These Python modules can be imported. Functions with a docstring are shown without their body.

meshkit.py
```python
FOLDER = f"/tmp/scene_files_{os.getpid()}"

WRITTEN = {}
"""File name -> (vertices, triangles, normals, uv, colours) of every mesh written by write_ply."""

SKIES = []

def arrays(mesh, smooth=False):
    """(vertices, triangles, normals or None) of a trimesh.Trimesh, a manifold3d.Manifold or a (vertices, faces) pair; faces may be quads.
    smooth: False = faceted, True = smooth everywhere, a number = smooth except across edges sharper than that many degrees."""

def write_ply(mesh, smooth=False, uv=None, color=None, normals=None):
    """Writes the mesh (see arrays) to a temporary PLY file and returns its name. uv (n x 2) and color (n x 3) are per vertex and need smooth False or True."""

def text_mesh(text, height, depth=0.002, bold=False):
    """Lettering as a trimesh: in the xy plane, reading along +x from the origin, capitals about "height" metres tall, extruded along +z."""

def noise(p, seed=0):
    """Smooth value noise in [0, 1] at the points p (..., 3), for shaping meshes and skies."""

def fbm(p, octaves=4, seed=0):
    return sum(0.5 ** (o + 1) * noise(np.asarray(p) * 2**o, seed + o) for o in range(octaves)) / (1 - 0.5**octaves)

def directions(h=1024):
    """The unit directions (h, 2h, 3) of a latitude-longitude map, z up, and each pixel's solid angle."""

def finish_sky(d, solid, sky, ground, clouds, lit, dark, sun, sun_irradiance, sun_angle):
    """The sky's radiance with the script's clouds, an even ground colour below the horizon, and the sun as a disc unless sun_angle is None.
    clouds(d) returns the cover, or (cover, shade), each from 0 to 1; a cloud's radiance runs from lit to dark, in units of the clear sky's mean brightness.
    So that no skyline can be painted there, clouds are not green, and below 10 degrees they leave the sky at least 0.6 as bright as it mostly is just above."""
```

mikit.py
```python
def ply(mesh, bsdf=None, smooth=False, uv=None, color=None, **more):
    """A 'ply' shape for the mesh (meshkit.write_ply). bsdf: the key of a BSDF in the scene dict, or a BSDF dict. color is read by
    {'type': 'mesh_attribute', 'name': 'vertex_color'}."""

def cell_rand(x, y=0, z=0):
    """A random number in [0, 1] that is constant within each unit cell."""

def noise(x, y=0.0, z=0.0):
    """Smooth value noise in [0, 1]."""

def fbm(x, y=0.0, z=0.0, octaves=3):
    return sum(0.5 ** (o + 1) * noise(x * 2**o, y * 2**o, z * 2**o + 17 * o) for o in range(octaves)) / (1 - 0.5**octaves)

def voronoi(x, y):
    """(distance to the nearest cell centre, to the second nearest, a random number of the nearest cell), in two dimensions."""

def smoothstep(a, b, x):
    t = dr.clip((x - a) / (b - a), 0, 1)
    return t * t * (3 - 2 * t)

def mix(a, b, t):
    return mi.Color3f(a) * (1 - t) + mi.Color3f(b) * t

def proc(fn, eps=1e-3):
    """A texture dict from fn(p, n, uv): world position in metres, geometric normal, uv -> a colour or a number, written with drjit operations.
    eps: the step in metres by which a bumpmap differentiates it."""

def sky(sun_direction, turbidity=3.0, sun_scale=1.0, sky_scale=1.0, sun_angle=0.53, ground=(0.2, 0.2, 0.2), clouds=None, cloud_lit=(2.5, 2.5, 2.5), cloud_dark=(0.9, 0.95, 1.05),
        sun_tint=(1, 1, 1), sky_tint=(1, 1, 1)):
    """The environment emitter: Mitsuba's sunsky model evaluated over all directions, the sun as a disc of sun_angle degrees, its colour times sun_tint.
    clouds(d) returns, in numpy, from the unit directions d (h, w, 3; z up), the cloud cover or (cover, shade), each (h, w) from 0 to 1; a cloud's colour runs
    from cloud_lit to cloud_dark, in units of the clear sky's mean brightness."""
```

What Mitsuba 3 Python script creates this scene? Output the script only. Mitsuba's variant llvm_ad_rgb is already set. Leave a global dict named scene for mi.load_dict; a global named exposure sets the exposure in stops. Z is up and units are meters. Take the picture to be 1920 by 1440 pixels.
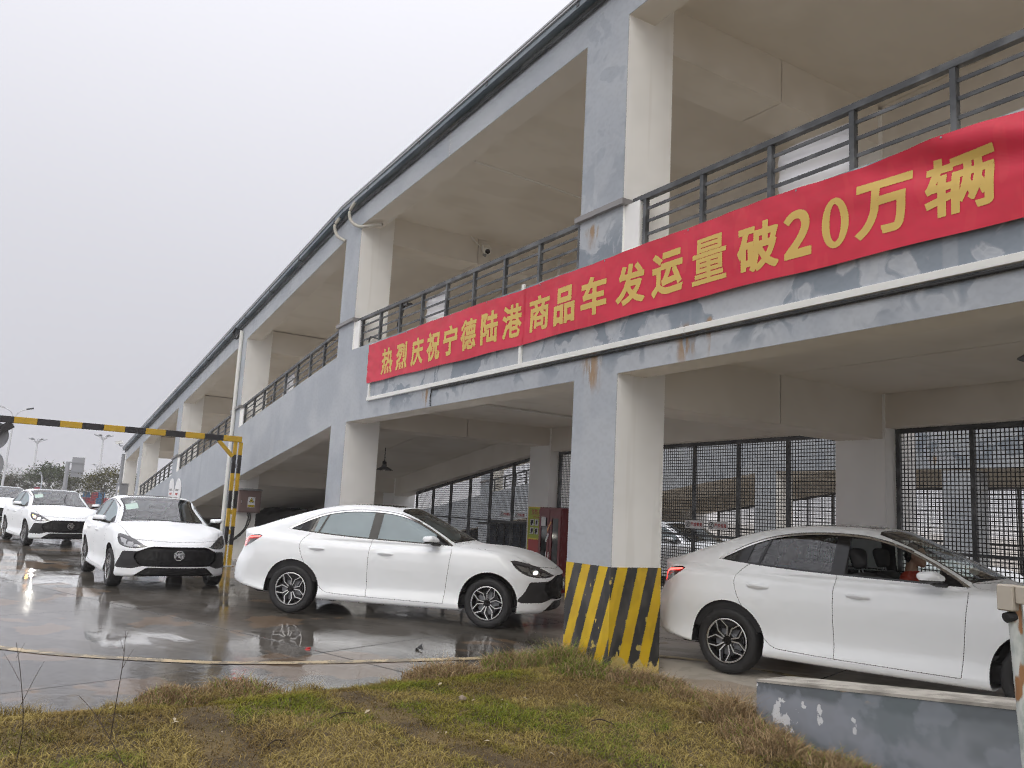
import math, random, numpy as np, trimesh, manifold3d, shapely, drjit as dr, mitsuba as mi, mikit, meshkit
import shapely.ops
from shapely.geometry import Polygon, LineString, Point, box as sbox
from shapely.ops import unary_union
from scipy.interpolate import PchipInterpolator as PC
from mikit import proc, noise, fbm, voronoi, cell_rand, smoothstep, mix

T = mi.ScalarTransform4f
scene, labels = {}, {}
rng = np.random.default_rng(7)

# ------------------------------------------------------------------ camera, sky, exposure
EYE = np.array([6.616, -5.350, 1.561])
FWD = np.array([-0.84093, 0.52016, 0.14923])
UPV = np.array([0.09942, -0.12258, 0.98747])
scene["camera"] = {"type": "perspective", "fov": 62.898, "fov_axis": "x", "near_clip": .05, "far_clip": 6000.0,
                   "to_world": T().look_at(origin=EYE.tolist(), target=(EYE + FWD).tolist(), up=UPV.tolist())}

def overcast(d):
    """Bright towards the zenith, as under any even cloud layer; its light comes from all of it."""
    el = np.clip(d[..., 2], 0, 1)
    n = meshkit.fbm(np.stack([d[..., 0] * 2.2 / (el + .35), d[..., 1] * 2.2 / (el + .35), el * 0], -1) + 5, 4, 3)
    lit = (.38 * el + .62 * el ** 3) * (1 + .08 * (n - .5)) + .012 * (n - .5)
    return np.ones_like(el), np.clip(1 - lit, 0, 1)
scene["sky"] = mikit.sky([.55, -.52, .66], turbidity=3, sun_scale=.18, sun_angle=50, sun_tint=(.84, .97, 1.14), clouds=overcast,
                         cloud_lit=(4.5, 4.49, 4.78), cloud_dark=(1.50, 1.505, 1.63))
exposure = 2.16
# ------------------------------------------------------------------ helpers
def numbered(name):
    if name not in scene and name not in labels and not any(k.startswith(name + "__") for k in scene):
        return name
    i = 1
    while f"{name}_{i:03d}" in labels or f"{name}_{i:03d}" in scene or any(k.startswith(f"{name}_{i:03d}__") for k in scene):
        i += 1
    return f"{name}_{i:03d}"

COUNT = {}
def pkey(parent, name):
    k = f"{parent}__{name}"
    n = COUNT.get(k, 0); COUNT[k] = n + 1
    return k if n == 0 else f"{k}_{n:03d}"

def thing(name, label, cat, group=None, kind=None):
    n = COUNT.get(name, 0); COUNT[name] = n + 1
    key = name if n == 0 else f"{name}_{n:03d}"
    labels[key] = {"label": label, "category": cat}
    if group: labels[key]["group"] = group
    if kind: labels[key]["kind"] = kind
    return key

def put(parent, name, mesh, bsdf, smooth=False, label=None, kind=None, **kw):
    k = pkey(parent, name)
    scene[k] = mesh if isinstance(mesh, dict) else mikit.ply(mesh, bsdf, smooth=smooth, **kw)
    if label or kind:
        labels[k] = {a: b for a, b in (("label", label), ("kind", kind)) if b}
    return k

def struct(name, mesh, bsdf, smooth=False, **kw):
    scene[name] = mikit.ply(mesh, bsdf, smooth=smooth, **kw)
    labels[name] = {"kind": "structure"}

def cat(ms):
    return trimesh.util.concatenate([m for m in ms if m is not None])

def bx(x0, x1, y0, y1, z0, z1, c=0):
    """Axis-aligned box; c: chamfer."""
    if c <= 0:
        return trimesh.creation.box(bounds=[[x0, y0, z0], [x1, y1, z1]])
    P = []
    for x, sx in ((x0, 1), (x1, -1)):
        for y, sy in ((y0, 1), (y1, -1)):
            for z, sz in ((z0, 1), (z1, -1)):
                P += [[x + c * sx, y + c * sy, z], [x + c * sx, y, z + c * sz], [x, y + c * sy, z + c * sz]]
    return trimesh.convex.convex_hull(np.array(P))

def prism(poly_xz, y0, y1):
    """Polygon in (x, z) extruded along y."""
    gs = [g for g in getattr(poly_xz, "geoms", [poly_xz]) if g.geom_type == "Polygon" and g.area > 1e-9]
    out = []
    for g in gs:
        m = trimesh.creation.extrude_polygon(shapely.geometry.polygon.orient(g), y1 - y0, engine="earcut")
        v = m.vertices[:, [0, 2, 1]].copy(); v[:, 1] += y0
        out.append(trimesh.Trimesh(v, m.faces[:, ::-1], process=False))
    return cat(out)

def tube(pts, r, n=8, cap=True):
    pts = np.array(pts, float)
    t = np.gradient(pts, axis=0); t /= np.linalg.norm(t, axis=1, keepdims=True) + 1e-12
    a = np.cross(t, np.where(np.abs(t[:, 2:]) < .9, [0, 0, 1.], [1., 0, 0])); a /= np.linalg.norm(a, axis=1, keepdims=True)
    b = np.cross(t, a)
    rr = np.broadcast_to(r, (len(pts),))[:, None, None]
    g = np.arange(n) * 2 * np.pi / n
    v = pts[:, None] + rr * (np.cos(g)[None, :, None] * a[:, None] + np.sin(g)[None, :, None] * b[:, None])
    i, j = np.meshgrid(np.arange(len(pts) - 1), np.arange(n), indexing="ij")
    q = np.stack([i * n + j, i * n + (j + 1) % n, (i + 1) * n + (j + 1) % n, (i + 1) * n + j], -1).reshape(-1, 4)
    f = [q[:, [0, 1, 2]], q[:, [0, 2, 3]]]
    V = v.reshape(-1, 3)
    if cap:
        V = np.vstack([V, pts[:1], pts[-1:]])
        k = len(pts) * n
        j = np.arange(n)
        f += [np.stack([j * 0 + k, (j + 1) % n, j], 1), np.stack([j * 0 + k + 1, (len(pts) - 1) * n + j, (len(pts) - 1) * n + (j + 1) % n], 1)]
    return trimesh.Trimesh(V, np.vstack(f), process=False)

def bar(a, b, w, h=None, up=(0, 0, 1)):
    """Rectangular bar from a to b, w across and h along up."""
    a, b = np.array(a, float), np.array(b, float)
    h = h or w
    d = b - a; L = np.linalg.norm(d); d /= L
    s = np.cross(d, up); s /= np.linalg.norm(s); u = np.cross(s, d)
    m = trimesh.creation.box(extents=[L, w, h])
    M = np.eye(4); M[:3, 0], M[:3, 1], M[:3, 2], M[:3, 3] = d, s, u, (a + b) / 2
    return m.apply_transform(M)

def disc(c, n, r, th, seg=40):
    m = trimesh.creation.cylinder(radius=r, height=th, sections=seg)
    m.apply_transform(trimesh.geometry.align_vectors([0, 0, 1], n))
    return m.apply_translation(c)

def curve3(pts, n=8):
    p = np.array(pts, float)
    q = np.vstack([2 * p[0] - p[1], p, 2 * p[-1] - p[-2]])
    out = []
    for i in range(1, len(q) - 2):
        t = np.linspace(0, 1, n, endpoint=False)[:, None]
        a, b, c, d = q[i - 1], q[i], q[i + 1], q[i + 2]
        out.append(.5 * (2 * b + (c - a) * t + (2 * a - 5 * b + 4 * c - d) * t ** 2 + (3 * b - a - 3 * c + d) * t ** 3))
    return np.vstack(out + [p[-1:]])

# ------------------------------------------------------------------ materials
def rgb(c):
    return {"type": "rgb", "value": [float(x) for x in (c if hasattr(c, "__len__") else [c] * 3)]}
def pr(c, r=.5, **k):
    return {"type": "twosided", "b": {"type": "principled", "base_color": c if isinstance(c, dict) else rgb(c), "roughness": r, **k}}
def bump(b, fn, scale, eps=4e-3):
    return {"type": "twosided", "b": {"type": "bumpmap", "t": proc(fn, eps), "scale": float(scale), "b": b["b"]}}

def streaks(p, f=3.0):  # vertical run marks: stretched noise, different on each wall
    return fbm((p.x + p.y * 1.3) * f, p.z * .35, 3.7, octaves=3)

RUST = [(-.42, 3.22, .22), (.98, 3.27, .2), (-4.42, 3.2, .16), (-.52, 4.66, .13), (-.4, 3.36, .1), (1.3, 3.3, .12)]
def render_blue(p, n, uv):
    big = fbm(p.x * .9 + p.y, p.z * 1.1, 2.0, octaves=4)
    c = mix((.355, .383, .42), (.415, .44, .47), smoothstep(.35, .65, big))
    wx, wz = fbm(p.x * 2.6, p.y * 2.6, p.z * 2.6, octaves=3) - .5, fbm(p.x * 2.6 + 40, p.y * 2.6, p.z * 2.6, octaves=3) - .5
    w1 = fbm((p.x + .5 * wx) * 3.4 + 3.1, p.y * 3.4, (p.z + .7 * wz) * 2.3, octaves=5)
    zone = smoothstep(-7.4, -5.5, p.x) * smoothstep(3.0, 3.3, p.z + .5 * (w1 - .5)) * smoothstep(4.9, 4.4, p.z)
    zone = dr.maximum(zone, .30 * smoothstep(-1.2, -.6, p.x) * smoothstep(7.6, 7.0, p.x) * smoothstep(4.2, 5.0, p.z))
    c = mix(c, (.215, .25, .29), zone * smoothstep(.50, .58, w1) * .95)
    c = mix(c, (.43, .45, .47), zone * smoothstep(.46, .37, w1) * .65)
    c = mix(c, (.47, .485, .50), zone * smoothstep(.03, .0, dr.abs(w1 - .505)) * .35)
    st = streaks(p, 6.0)
    c = mix(c, (.43, .45, .47), smoothstep(.62, .72, st) * .3)
    c = mix(c, (.25, .28, .32), smoothstep(.64, .76, streaks(p, 2.3)) * .35)
    for x, z, r in RUST:
        d = dr.sqrt(dr.square((p.x - x) * 1.0) + dr.square((p.z - z) * dr.select(p.z < z, .45, 1.6)))
        a = smoothstep(r, r * .2, d + .16 * (fbm(p.x * 14, p.z * 6, 5.) - .5)) * smoothstep(.35, .6, fbm(p.x * 22, p.z * 5, 1.))
        c = mix(c, (.30, .17, .06), a * .8)
    return mix(c, c * .86, smoothstep(.4, .7, fbm(p.x * 26, p.y * 26, p.z * 26)) * .35)

def plaster(p, n, uv):
    a = fbm(p.x * 1.3, p.y * 1.3, p.z * 1.1, octaves=4)
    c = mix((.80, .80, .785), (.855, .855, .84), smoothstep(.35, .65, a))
    st = fbm((p.x + p.y) * 9, p.z * .5, 8., octaves=3)
    return mix(c, (.62, .60, .56), smoothstep(.64, .8, st) * .22)

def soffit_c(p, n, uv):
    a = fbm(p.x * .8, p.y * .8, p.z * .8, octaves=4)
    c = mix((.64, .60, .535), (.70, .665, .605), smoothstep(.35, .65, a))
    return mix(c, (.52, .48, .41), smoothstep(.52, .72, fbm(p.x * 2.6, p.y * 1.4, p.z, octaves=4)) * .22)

def hazard(p, n, uv):
    front = dr.abs(n.y) > dr.abs(n.x)
    j = .012 * (fbm(p.x * 30, p.y * 30, p.z * 30) - .5)
    ph = dr.select(front, (p.x + .743 - .35 * (p.z - 1.057) * 1.0) / .28, (p.y - .08 - .25 * (p.z - 1.057)) / .266) + j * 3
    fr = ph - dr.floor(ph)
    yellow = mix((.66, .44, .012), (.54, .33, .02), dr.select(front, 0., 1.) * .0 + smoothstep(.4, .7, fbm(p.x * 5, p.y * 5, p.z * 5)) * .5)
    black = mix((.035, .035, .035), (.075, .07, .065), smoothstep(.4, .7, fbm(p.x * 9, p.y * 9, p.z * 4)))
    chip = smoothstep(.735, .755, fbm(p.x * 19, p.y * 19, p.z * 11, octaves=4) + .07 * smoothstep(.8, .1, p.z))
    black = mix(black, (.50, .38, .10), chip)
    low = smoothstep(.015, .0, p.z - (.05 + .16 * fbm(p.x * 13, p.y * 13, 2.)))
    c = mix(black, yellow, dr.select(fr < .5, 1., 0.))
    c = mix(c, (.58, .45, .16), low * smoothstep(.3, .45, fbm(p.x * 20, p.y * 20, p.z * 20)))
    return mix(c, c * .75, smoothstep(.55, .7, fbm(p.x * 7, p.y * 7, p.z * 2.5)) * .5)

def slab_lines(p):
    """Distance to the nearest joint between the concrete slabs."""
    a, b = (p.x + .35 * p.y) / 4.4 + .62, (p.y - .33 * p.x) / 4.6 + .33
    da, db = dr.abs(a - dr.round(a)) * 4.4, dr.abs(b - dr.round(b)) * 4.6
    return dr.minimum(da, db)

def wetness(p):
    """1 under standing water, about .5 where only damp, 0 dry (under the building, towards the near column)."""
    w = fbm(p.x * .42 + p.y * .25 + 1.7, p.y * 1.05 - p.x * .4, 1.3, octaves=5)
    fine = fbm(p.x * 2.6, p.y * 4.2, 7., octaves=4)
    pud = smoothstep(.545, .60, w + .22 * (fine - .5) + .045 * smoothstep(-3.5, -7., p.x))
    edge = p.x * .55 + p.y + .5 * (fbm(p.x * 1.1, p.y * 1.1, 3., octaves=3) - .5)   # grows towards the covered, dry side
    dry = smoothstep(-.9, .9, edge)
    return pud, dry

def concrete(p, n, uv):
    pud, dry = wetness(p)
    a = fbm(p.x * .6, p.y * .6, 4., octaves=5)
    f = fbm(p.x * 11, p.y * 11, 2., octaves=3)
    wet = mix((.052, .046, .038), (.10, .091, .08), smoothstep(.3, .7, a))
    dr_ = mix((.345, .315, .27), (.42, .385, .335), smoothstep(.3, .7, a))
    c = mix(wet, dr_, dry)
    c = mix(c, c * .62, smoothstep(.50, .64, fbm(p.x * .45 + p.y * .3, p.y * 2.6 - p.x * 1.6, 6., octaves=4)) * .55)
    c = mix(c, c * .8, smoothstep(.5, .72, f) * .6)
    stain = smoothstep(.60, .66, fbm(p.x * 1.2 + 8, p.y * 1.5, 3., octaves=4))
    c = mix(c, (.20, .125, .07), stain * .4)
    return mix(c, (.03, .028, .026), smoothstep(.014, .006, slab_lines(p)))

def concrete_rough(p, n, uv):
    pud, dry = wetness(p)
    damp = .055 + .15 * smoothstep(.32, .68, fbm(p.x * .8 + 3, p.y * 1.8, 1., octaves=5)) + .05 * fbm(p.x * 7, p.y * 7, 1., octaves=2)
    r = damp * (1 - pud) + .025 * pud
    r = r * (1 - dry) + (.42 + .12 * fbm(p.x * 3, p.y * 3, 1.)) * dry
    return dr.maximum(r, smoothstep(.014, .006, slab_lines(p)) * .5)

def concrete_bump(p, n, uv):
    pud, dry = wetness(p)
    g = fbm(p.x * 14, p.y * 14, 3., octaves=3) * (1 - .97 * pud)
    rip = .55 * fbm(p.x * 1.9 + p.y * 1.2, p.y * 3.4 - p.x * 2.2, 5., octaves=2)
    return g + rip - 1.5 * smoothstep(.016, .005, slab_lines(p))

def soil(p, n, uv):
    a = fbm(p.x * 3, p.y * 3, 2., octaves=4)
    return mix((.060, .042, .020), (.125, .09, .038), smoothstep(.3, .7, a))

def wall_paint(p, n, uv):
    a = fbm(p.x * 2.1, p.z * 3.0, 4., octaves=4)
    c = mix((.175, .195, .215), (.245, .262, .295), smoothstep(.35, .62, a))
    top = .43 + .11 * (p.x - 2.18)
    damp = smoothstep(.13, .08, top - p.z + .05 * (fbm(p.x * 7, p.z * 5, 1., octaves=3) - .5))
    c = mix(c, (.115, .13, .145), damp * .9)
    mold = smoothstep(.50, .66, fbm(p.x * 2.6 + 2, p.z * 2.2, 9., octaves=5)) * smoothstep(4.3, 3.2, p.x)
    c = mix(c, (.135, .165, .18), mold * .7)
    c = mix(c, (.27, .29, .335), smoothstep(.52, .66, fbm(p.x * 5.1, p.z * 6.0, 2., octaves=5)) * .5)
    c = mix(c, (.16, .175, .19), smoothstep(.57, .7, fbm(p.x * 3.3 + 5, p.z * 2.4, 7., octaves=5)) * .5)
    peel = smoothstep(.735, .745, fbm(p.x * 11 + 1, p.z * 8 + .4, 6., octaves=5) + .055 * smoothstep(.24, .03, dr.sqrt(dr.square(p.x - 2.46) + dr.square((p.z - .22) * 1.2))) - .035)
    peel = peel * smoothstep(3.15, 2.95, p.x)
    c = mix(c, (.62, .63, .645), peel)
    cap = smoothstep(.62, .64, fbm(p.x * 8, p.y * 8, p.z * 9, octaves=3)) * smoothstep(.09, .03, top - p.z)
    return mix(c, (.40, .30, .19), cap * smoothstep(.25, .1, dr.abs(p.x - 2.95)))

def wall_top(p, n, uv):
    a = fbm(p.x * 6, p.y * 6, 2., octaves=4)
    return mix((.24, .225, .20), (.40, .38, .34), smoothstep(.35, .65, a))

def steel(p, n, uv):
    a = fbm(p.x * 6, p.y * 6, p.z * 6, octaves=4)
    return mix((.045, .048, .052), (.115, .12, .125), smoothstep(.38, .75, a))

def galv(p, n, uv):
    a = fbm(p.x * 2.0, p.y * 9, p.z * 9, octaves=4)
    c = mix((.10, .105, .11), (.24, .245, .25), smoothstep(.35, .7, a))
    return mix(c, (.15, .11, .08), smoothstep(.6, .7, fbm(p.x * 1.5, p.y * 12, p.z * 4, octaves=3)) * .5)

def gutter_c(p, n, uv):
    a = fbm(p.x * .9, p.y * 5, p.z * 7, octaves=4)
    return mix((.10, .135, .165), (.19, .225, .255), smoothstep(.35, .65, a))

def banner_c(p, n, uv):
    a = fbm(p.x * 3, 1., p.z * 5, octaves=3)
    c = mix((.56, .010, .035), (.62, .016, .048), smoothstep(.3, .7, a))
    return mix(c, (.66, .05, .06), smoothstep(.64, .7, fbm(p.x * 9, 3., p.z * 2, octaves=3)) * .25)

def line_c(p, n, uv):
    a = fbm(p.x * 3, p.y * 3, 2., octaves=4)
    c = mix((.34, .27, .16), (.45, .35, .20), smoothstep(.35, .65, a))
    return mix(c, (.10, .09, .075), smoothstep(.53, .60, fbm(p.x * 9, p.y * 9, 5., octaves=4)) * .75)

def rusty_post(p, n, uv):
    a = fbm(p.x * 30, p.y * 30, p.z * 9, octaves=4)
    c = mix((.36, .40, .38), (.52, .54, .52), smoothstep(.35, .65, a))
    return mix(c, (.28, .14, .06), smoothstep(.58, .66, fbm(p.x * 22, p.y * 22, p.z * 5 + 2, octaves=3)))

def bark(p, n, uv):
    return mix((.07, .06, .05), (.15, .13, .11), fbm(p.x * 6, p.y * 6, p.z * 2, octaves=3))

vcol = {"type": "mesh_attribute", "name": "vertex_color"}
MATS = dict(
    render_blue=bump(pr(proc(render_blue), .55), lambda p, n, uv: fbm(p.x * 40, p.y * 40, p.z * 40, octaves=2) + 2.2 * fbm(p.x * 5, p.y * 5, p.z * 5, octaves=3), .0035),
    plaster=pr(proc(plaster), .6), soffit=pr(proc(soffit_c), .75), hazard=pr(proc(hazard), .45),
    concrete=bump({"b": {"type": "principled", "base_color": proc(concrete), "roughness": proc(concrete_rough), "specular": .8}}, concrete_bump, .0014),
    soil=pr(proc(soil), .9), grass={"type": "twosided", "b": {"type": "diffuse", "reflectance": vcol}}, leaf={"type": "twosided", "b": {"type": "diffuse", "reflectance": vcol}},
    wall_paint=bump(pr(proc(wall_paint), .5), lambda p, n, uv: fbm(p.x * 20, p.y * 20, p.z * 20, octaves=3), .003), wall_top=pr(proc(wall_top), .7),
    steel=pr(proc(steel), .42, specular=.5), galv=pr(proc(galv), .4, metallic=.4), gutter=pr(proc(gutter_c), .35), roof_sheet=pr((.42, .43, .45), .4),
    banner=pr(proc(banner_c), .42, specular=.5), gold=pr((.62, .42, .10), .45), pvc=pr((.74, .74, .71), .35), white_board=pr((.82, .82, .84), .45),
    yellow_paint=pr((.50, .31, .02), .4), black_paint=pr((.022, .02, .022), .45), line_paint=pr(proc(line_c), .35),
    rusty=pr(proc(rusty_post), .5), rubber=pr((.016, .016, .017), .65), cable=pr((.02, .02, .02), .5), grey_metal=pr((.30, .31, .33), .4, metallic=.3), hose=pr((.48, .46, .40), .6),
    paint=pr((.80, .825, .845), .30, specular=.5, clearcoat=1.0, clearcoat_gloss=.96), black_plastic=pr((.013, .013, .014), .42), gloss_black=pr((.006, .006, .007), .06),
    grille=bump(pr((.006, .006, .007), .35, specular=.3), lambda p, n, uv: dr.abs(dr.sin(p.z * 170 + dr.sin((p.x - p.y) * 120))), .004), gap=pr((.05, .03, .03), .9), chrome={"type": "twosided", "b": {"type": "roughconductor", "material": "Al", "alpha": .12}},
    machined={"type": "twosided", "b": {"type": "roughconductor", "material": "Al", "alpha": .25, "specular_reflectance": rgb(.75)}},
    lens={"type": "thindielectric"}, lamp_silver=pr((.5, .5, .5), .15, metallic=.9), lamp_red=pr((.42, .008, .008), .08, clearcoat=1.), lamp_dark=pr((.05, .05, .055), .1, clearcoat=1.), lamp_amber=pr((.65, .30, .06), .2),
    glass={"type": "thindielectric", "specular_transmittance": rgb((.78, .84, .82))}, tinted={"type": "thindielectric", "specular_transmittance": rgb((.16, .18, .18))},
    misted={"type": "blendbsdf", "weight": proc(lambda p, n, uv: .58 + .25 * fbm(p.x * 3, p.y * 3, p.z * 3, octaves=3)), "a": {"type": "thindielectric", "specular_transmittance": rgb((.75, .82, .82))}, "b": {"type": "twosided", "b": {"type": "diffuse", "reflectance": rgb((.40, .47, .50))}}},
    cabin=pr((.018, .018, .02), .75), seat=pr((.03, .03, .033), .7), seat_cover=pr((.33, .40, .43), .35), paper=pr((.62, .74, .66), .6), white_paper=pr((.75, .75, .76), .6),
    skin=pr((.42, .25, .17), .5), red_cloth=pr((.40, .045, .02), .8), blue_cloth=pr((.12, .17, .24), .8), dark_cloth=pr((.03, .03, .035), .85), hair=pr((.012, .01, .01), .5),
    sign_yellow=pr((.68, .52, .03), .4), sign_red=pr((.42, .02, .02), .35), sign_lime=pr((.36, .42, .02), .4), cabinet_red=pr((.16, .008, .014), .3), cabinet_glass={"type": "thindielectric"},
    box_steel=pr((.30, .22, .21), .3, metallic=.6), grey_paint=pr((.24, .23, .23), .5), beige_box=pr((.42, .38, .32), .5), tarp=pr((.045, .045, .048), .5), dark_trim=pr((.030, .030, .032), .38), mast=pr((.62, .63, .65), .4), sign_back=pr((.33, .34, .36), .45, metallic=.3),
    ctn_red=pr((.36, .03, .04), .5), ctn_blue=pr((.04, .15, .30), .5), ctn_dark=pr((.03, .05, .09), .5), bark=pr(proc(bark), .9), straw=pr((.17, .12, .06), .9), twig=pr((.05, .035, .025), .9), stone=pr((.25, .20, .15), .9), dry_leaf=pr((.42, .36, .25), .7),
)
for k, b in MATS.items():
    scene["mat_" + k] = b
class M_:  # M.x is the key of a material
    def __getattr__(self, k):
        assert k in MATS, k
        return "mat_" + k
M = M_()
def lamp(c):
    return {"type": "area", "radiance": rgb(c)}
# ------------------------------------------------------------------ ground
def sst(a, b, x):
    t = np.clip((x - a) / (b - a), 0, 1)
    return t * t * (3 - 2 * t)

def pz(x, y):
    """Height of the concrete: almost level, a few centimetres up in front of the second bay and where it rises under the deck."""
    return .058 * np.exp(-(((x + 4.2) / 2.6) ** 2 + ((y + .3) / 2.2) ** 2)) - .010 * sst(-6.5, -10, x) + .08 * sst(.55, 1.15, y) * sst(-2.2, -.1, x)

def axis(lo, hi, step, far):
    a = np.arange(lo, hi + 1e-6, step)
    g = step * np.cumsum(1.35 ** np.arange(1, 60))
    g = g[g < far]
    return np.r_[(lo - g)[::-1], a, hi + g]

def grid_mesh(xs, ys, fz):
    X, Y = np.meshgrid(xs, ys, indexing="ij")
    v = np.stack([X, Y, fz(X, Y)], -1).reshape(-1, 3)
    n = len(ys)
    i, j = np.meshgrid(np.arange(len(xs) - 1), np.arange(n - 1), indexing="ij")
    q = np.stack([i * n + j, (i + 1) * n + j, (i + 1) * n + j + 1, i * n + j + 1], -1).reshape(-1, 4)
    return trimesh.Trimesh(v, np.vstack([q[:, [0, 1, 2]], q[:, [0, 2, 3]]]), process=False)

struct("ground", grid_mesh(axis(-26, 10, .3, 2500), axis(-8, 8, .3, 2500), pz), M.concrete, smooth=True)

# lawn
LAWN = Polygon([(-.10, -16), (-.10, -4.2), (-.16, -3.4), (-.30, -2.3), (-.48, -1.3), (-.72, -.35), (-.62, .02), (.02, .10), (.35, .20), (.9, .24), (1.5, .18), (2.0, -.12), (2.3, -.2), (14, -.2), (14, -16)])
_ring = LineString(list(LAWN.exterior.coords)).segmentize(.1)
def lawn_h(x, y):
    x, y = np.asarray(x, float), np.asarray(y, float)
    d = shapely.distance(shapely.points(x, y), _ring)
    b = meshkit.fbm(np.stack([x * 1.3, y * 1.3, x * 0], -1), 3, 2)
    return .012 + .085 * sst(0, .5, d) + .05 * (b - .5) * sst(0, .3, d)
def lawn_mesh():
    xs, ys = np.arange(-.9, 14.1, .12), np.arange(-16, .4, .12)
    m = grid_mesh(xs, ys, lambda X, Y: lawn_h(X, Y))
    c = m.vertices[m.faces].mean(1)
    keep = shapely.contains_xy(LAWN.buffer(.05), c[:, 0], c[:, 1])
    m.update_faces(keep); m.remove_unreferenced_vertices()
    return m
struct("lawn", lawn_mesh(), M.soil, smooth=True)

STRAW, OLIVE, GREEN, DEAD = np.array([.335, .262, .095]), np.array([.225, .205, .042]), np.array([.14, .195, .024]), np.array([.165, .108, .05])
PATHS = unary_union([LineString([(-.1, -2.85), (.72, -2.74), (1.6, -2.75), (2.3, -2.54), (3.2, -2.3)]).buffer(.07), LineString([(-.05, -3.86), (.9, -3.92), (1.7, -3.98), (2.6, -4.2)]).buffer(.09)])
def blades(P, h, w, lean, col, seed):
    """Three-triangle grass blades at the points P."""
    g = np.random.default_rng(seed)
    n = len(P)
    a = g.uniform(0, 2 * np.pi, n); b = g.uniform(0, 2 * np.pi, n)
    side = np.stack([np.cos(a), np.sin(a), 0 * a], -1) * (w * g.uniform(.7, 1.3, n))[:, None]
    d = np.stack([np.cos(b), np.sin(b), 0 * b], -1)
    l1 = (lean * g.uniform(.3, 1.2, n))[:, None] * d
    up = np.array([0, 0, 1.])
    m1 = P + h[:, None] * (.55 * up + .35 * l1); t = P + h[:, None] * (up * g.uniform(.55, 1, n)[:, None] + 1.1 * l1)
    v = np.stack([P - side, P + side, m1 - side * .8, m1 + side * .8, t], 1).reshape(-1, 3)
    k = np.arange(n)[:, None] * 5
    f = np.concatenate([k + [0, 1, 3], k + [0, 3, 2], k + [2, 3, 4]])
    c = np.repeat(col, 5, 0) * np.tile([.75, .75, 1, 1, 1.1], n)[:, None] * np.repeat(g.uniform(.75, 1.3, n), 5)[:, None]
    return (v, f), np.clip(c, 0, 1)

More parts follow.
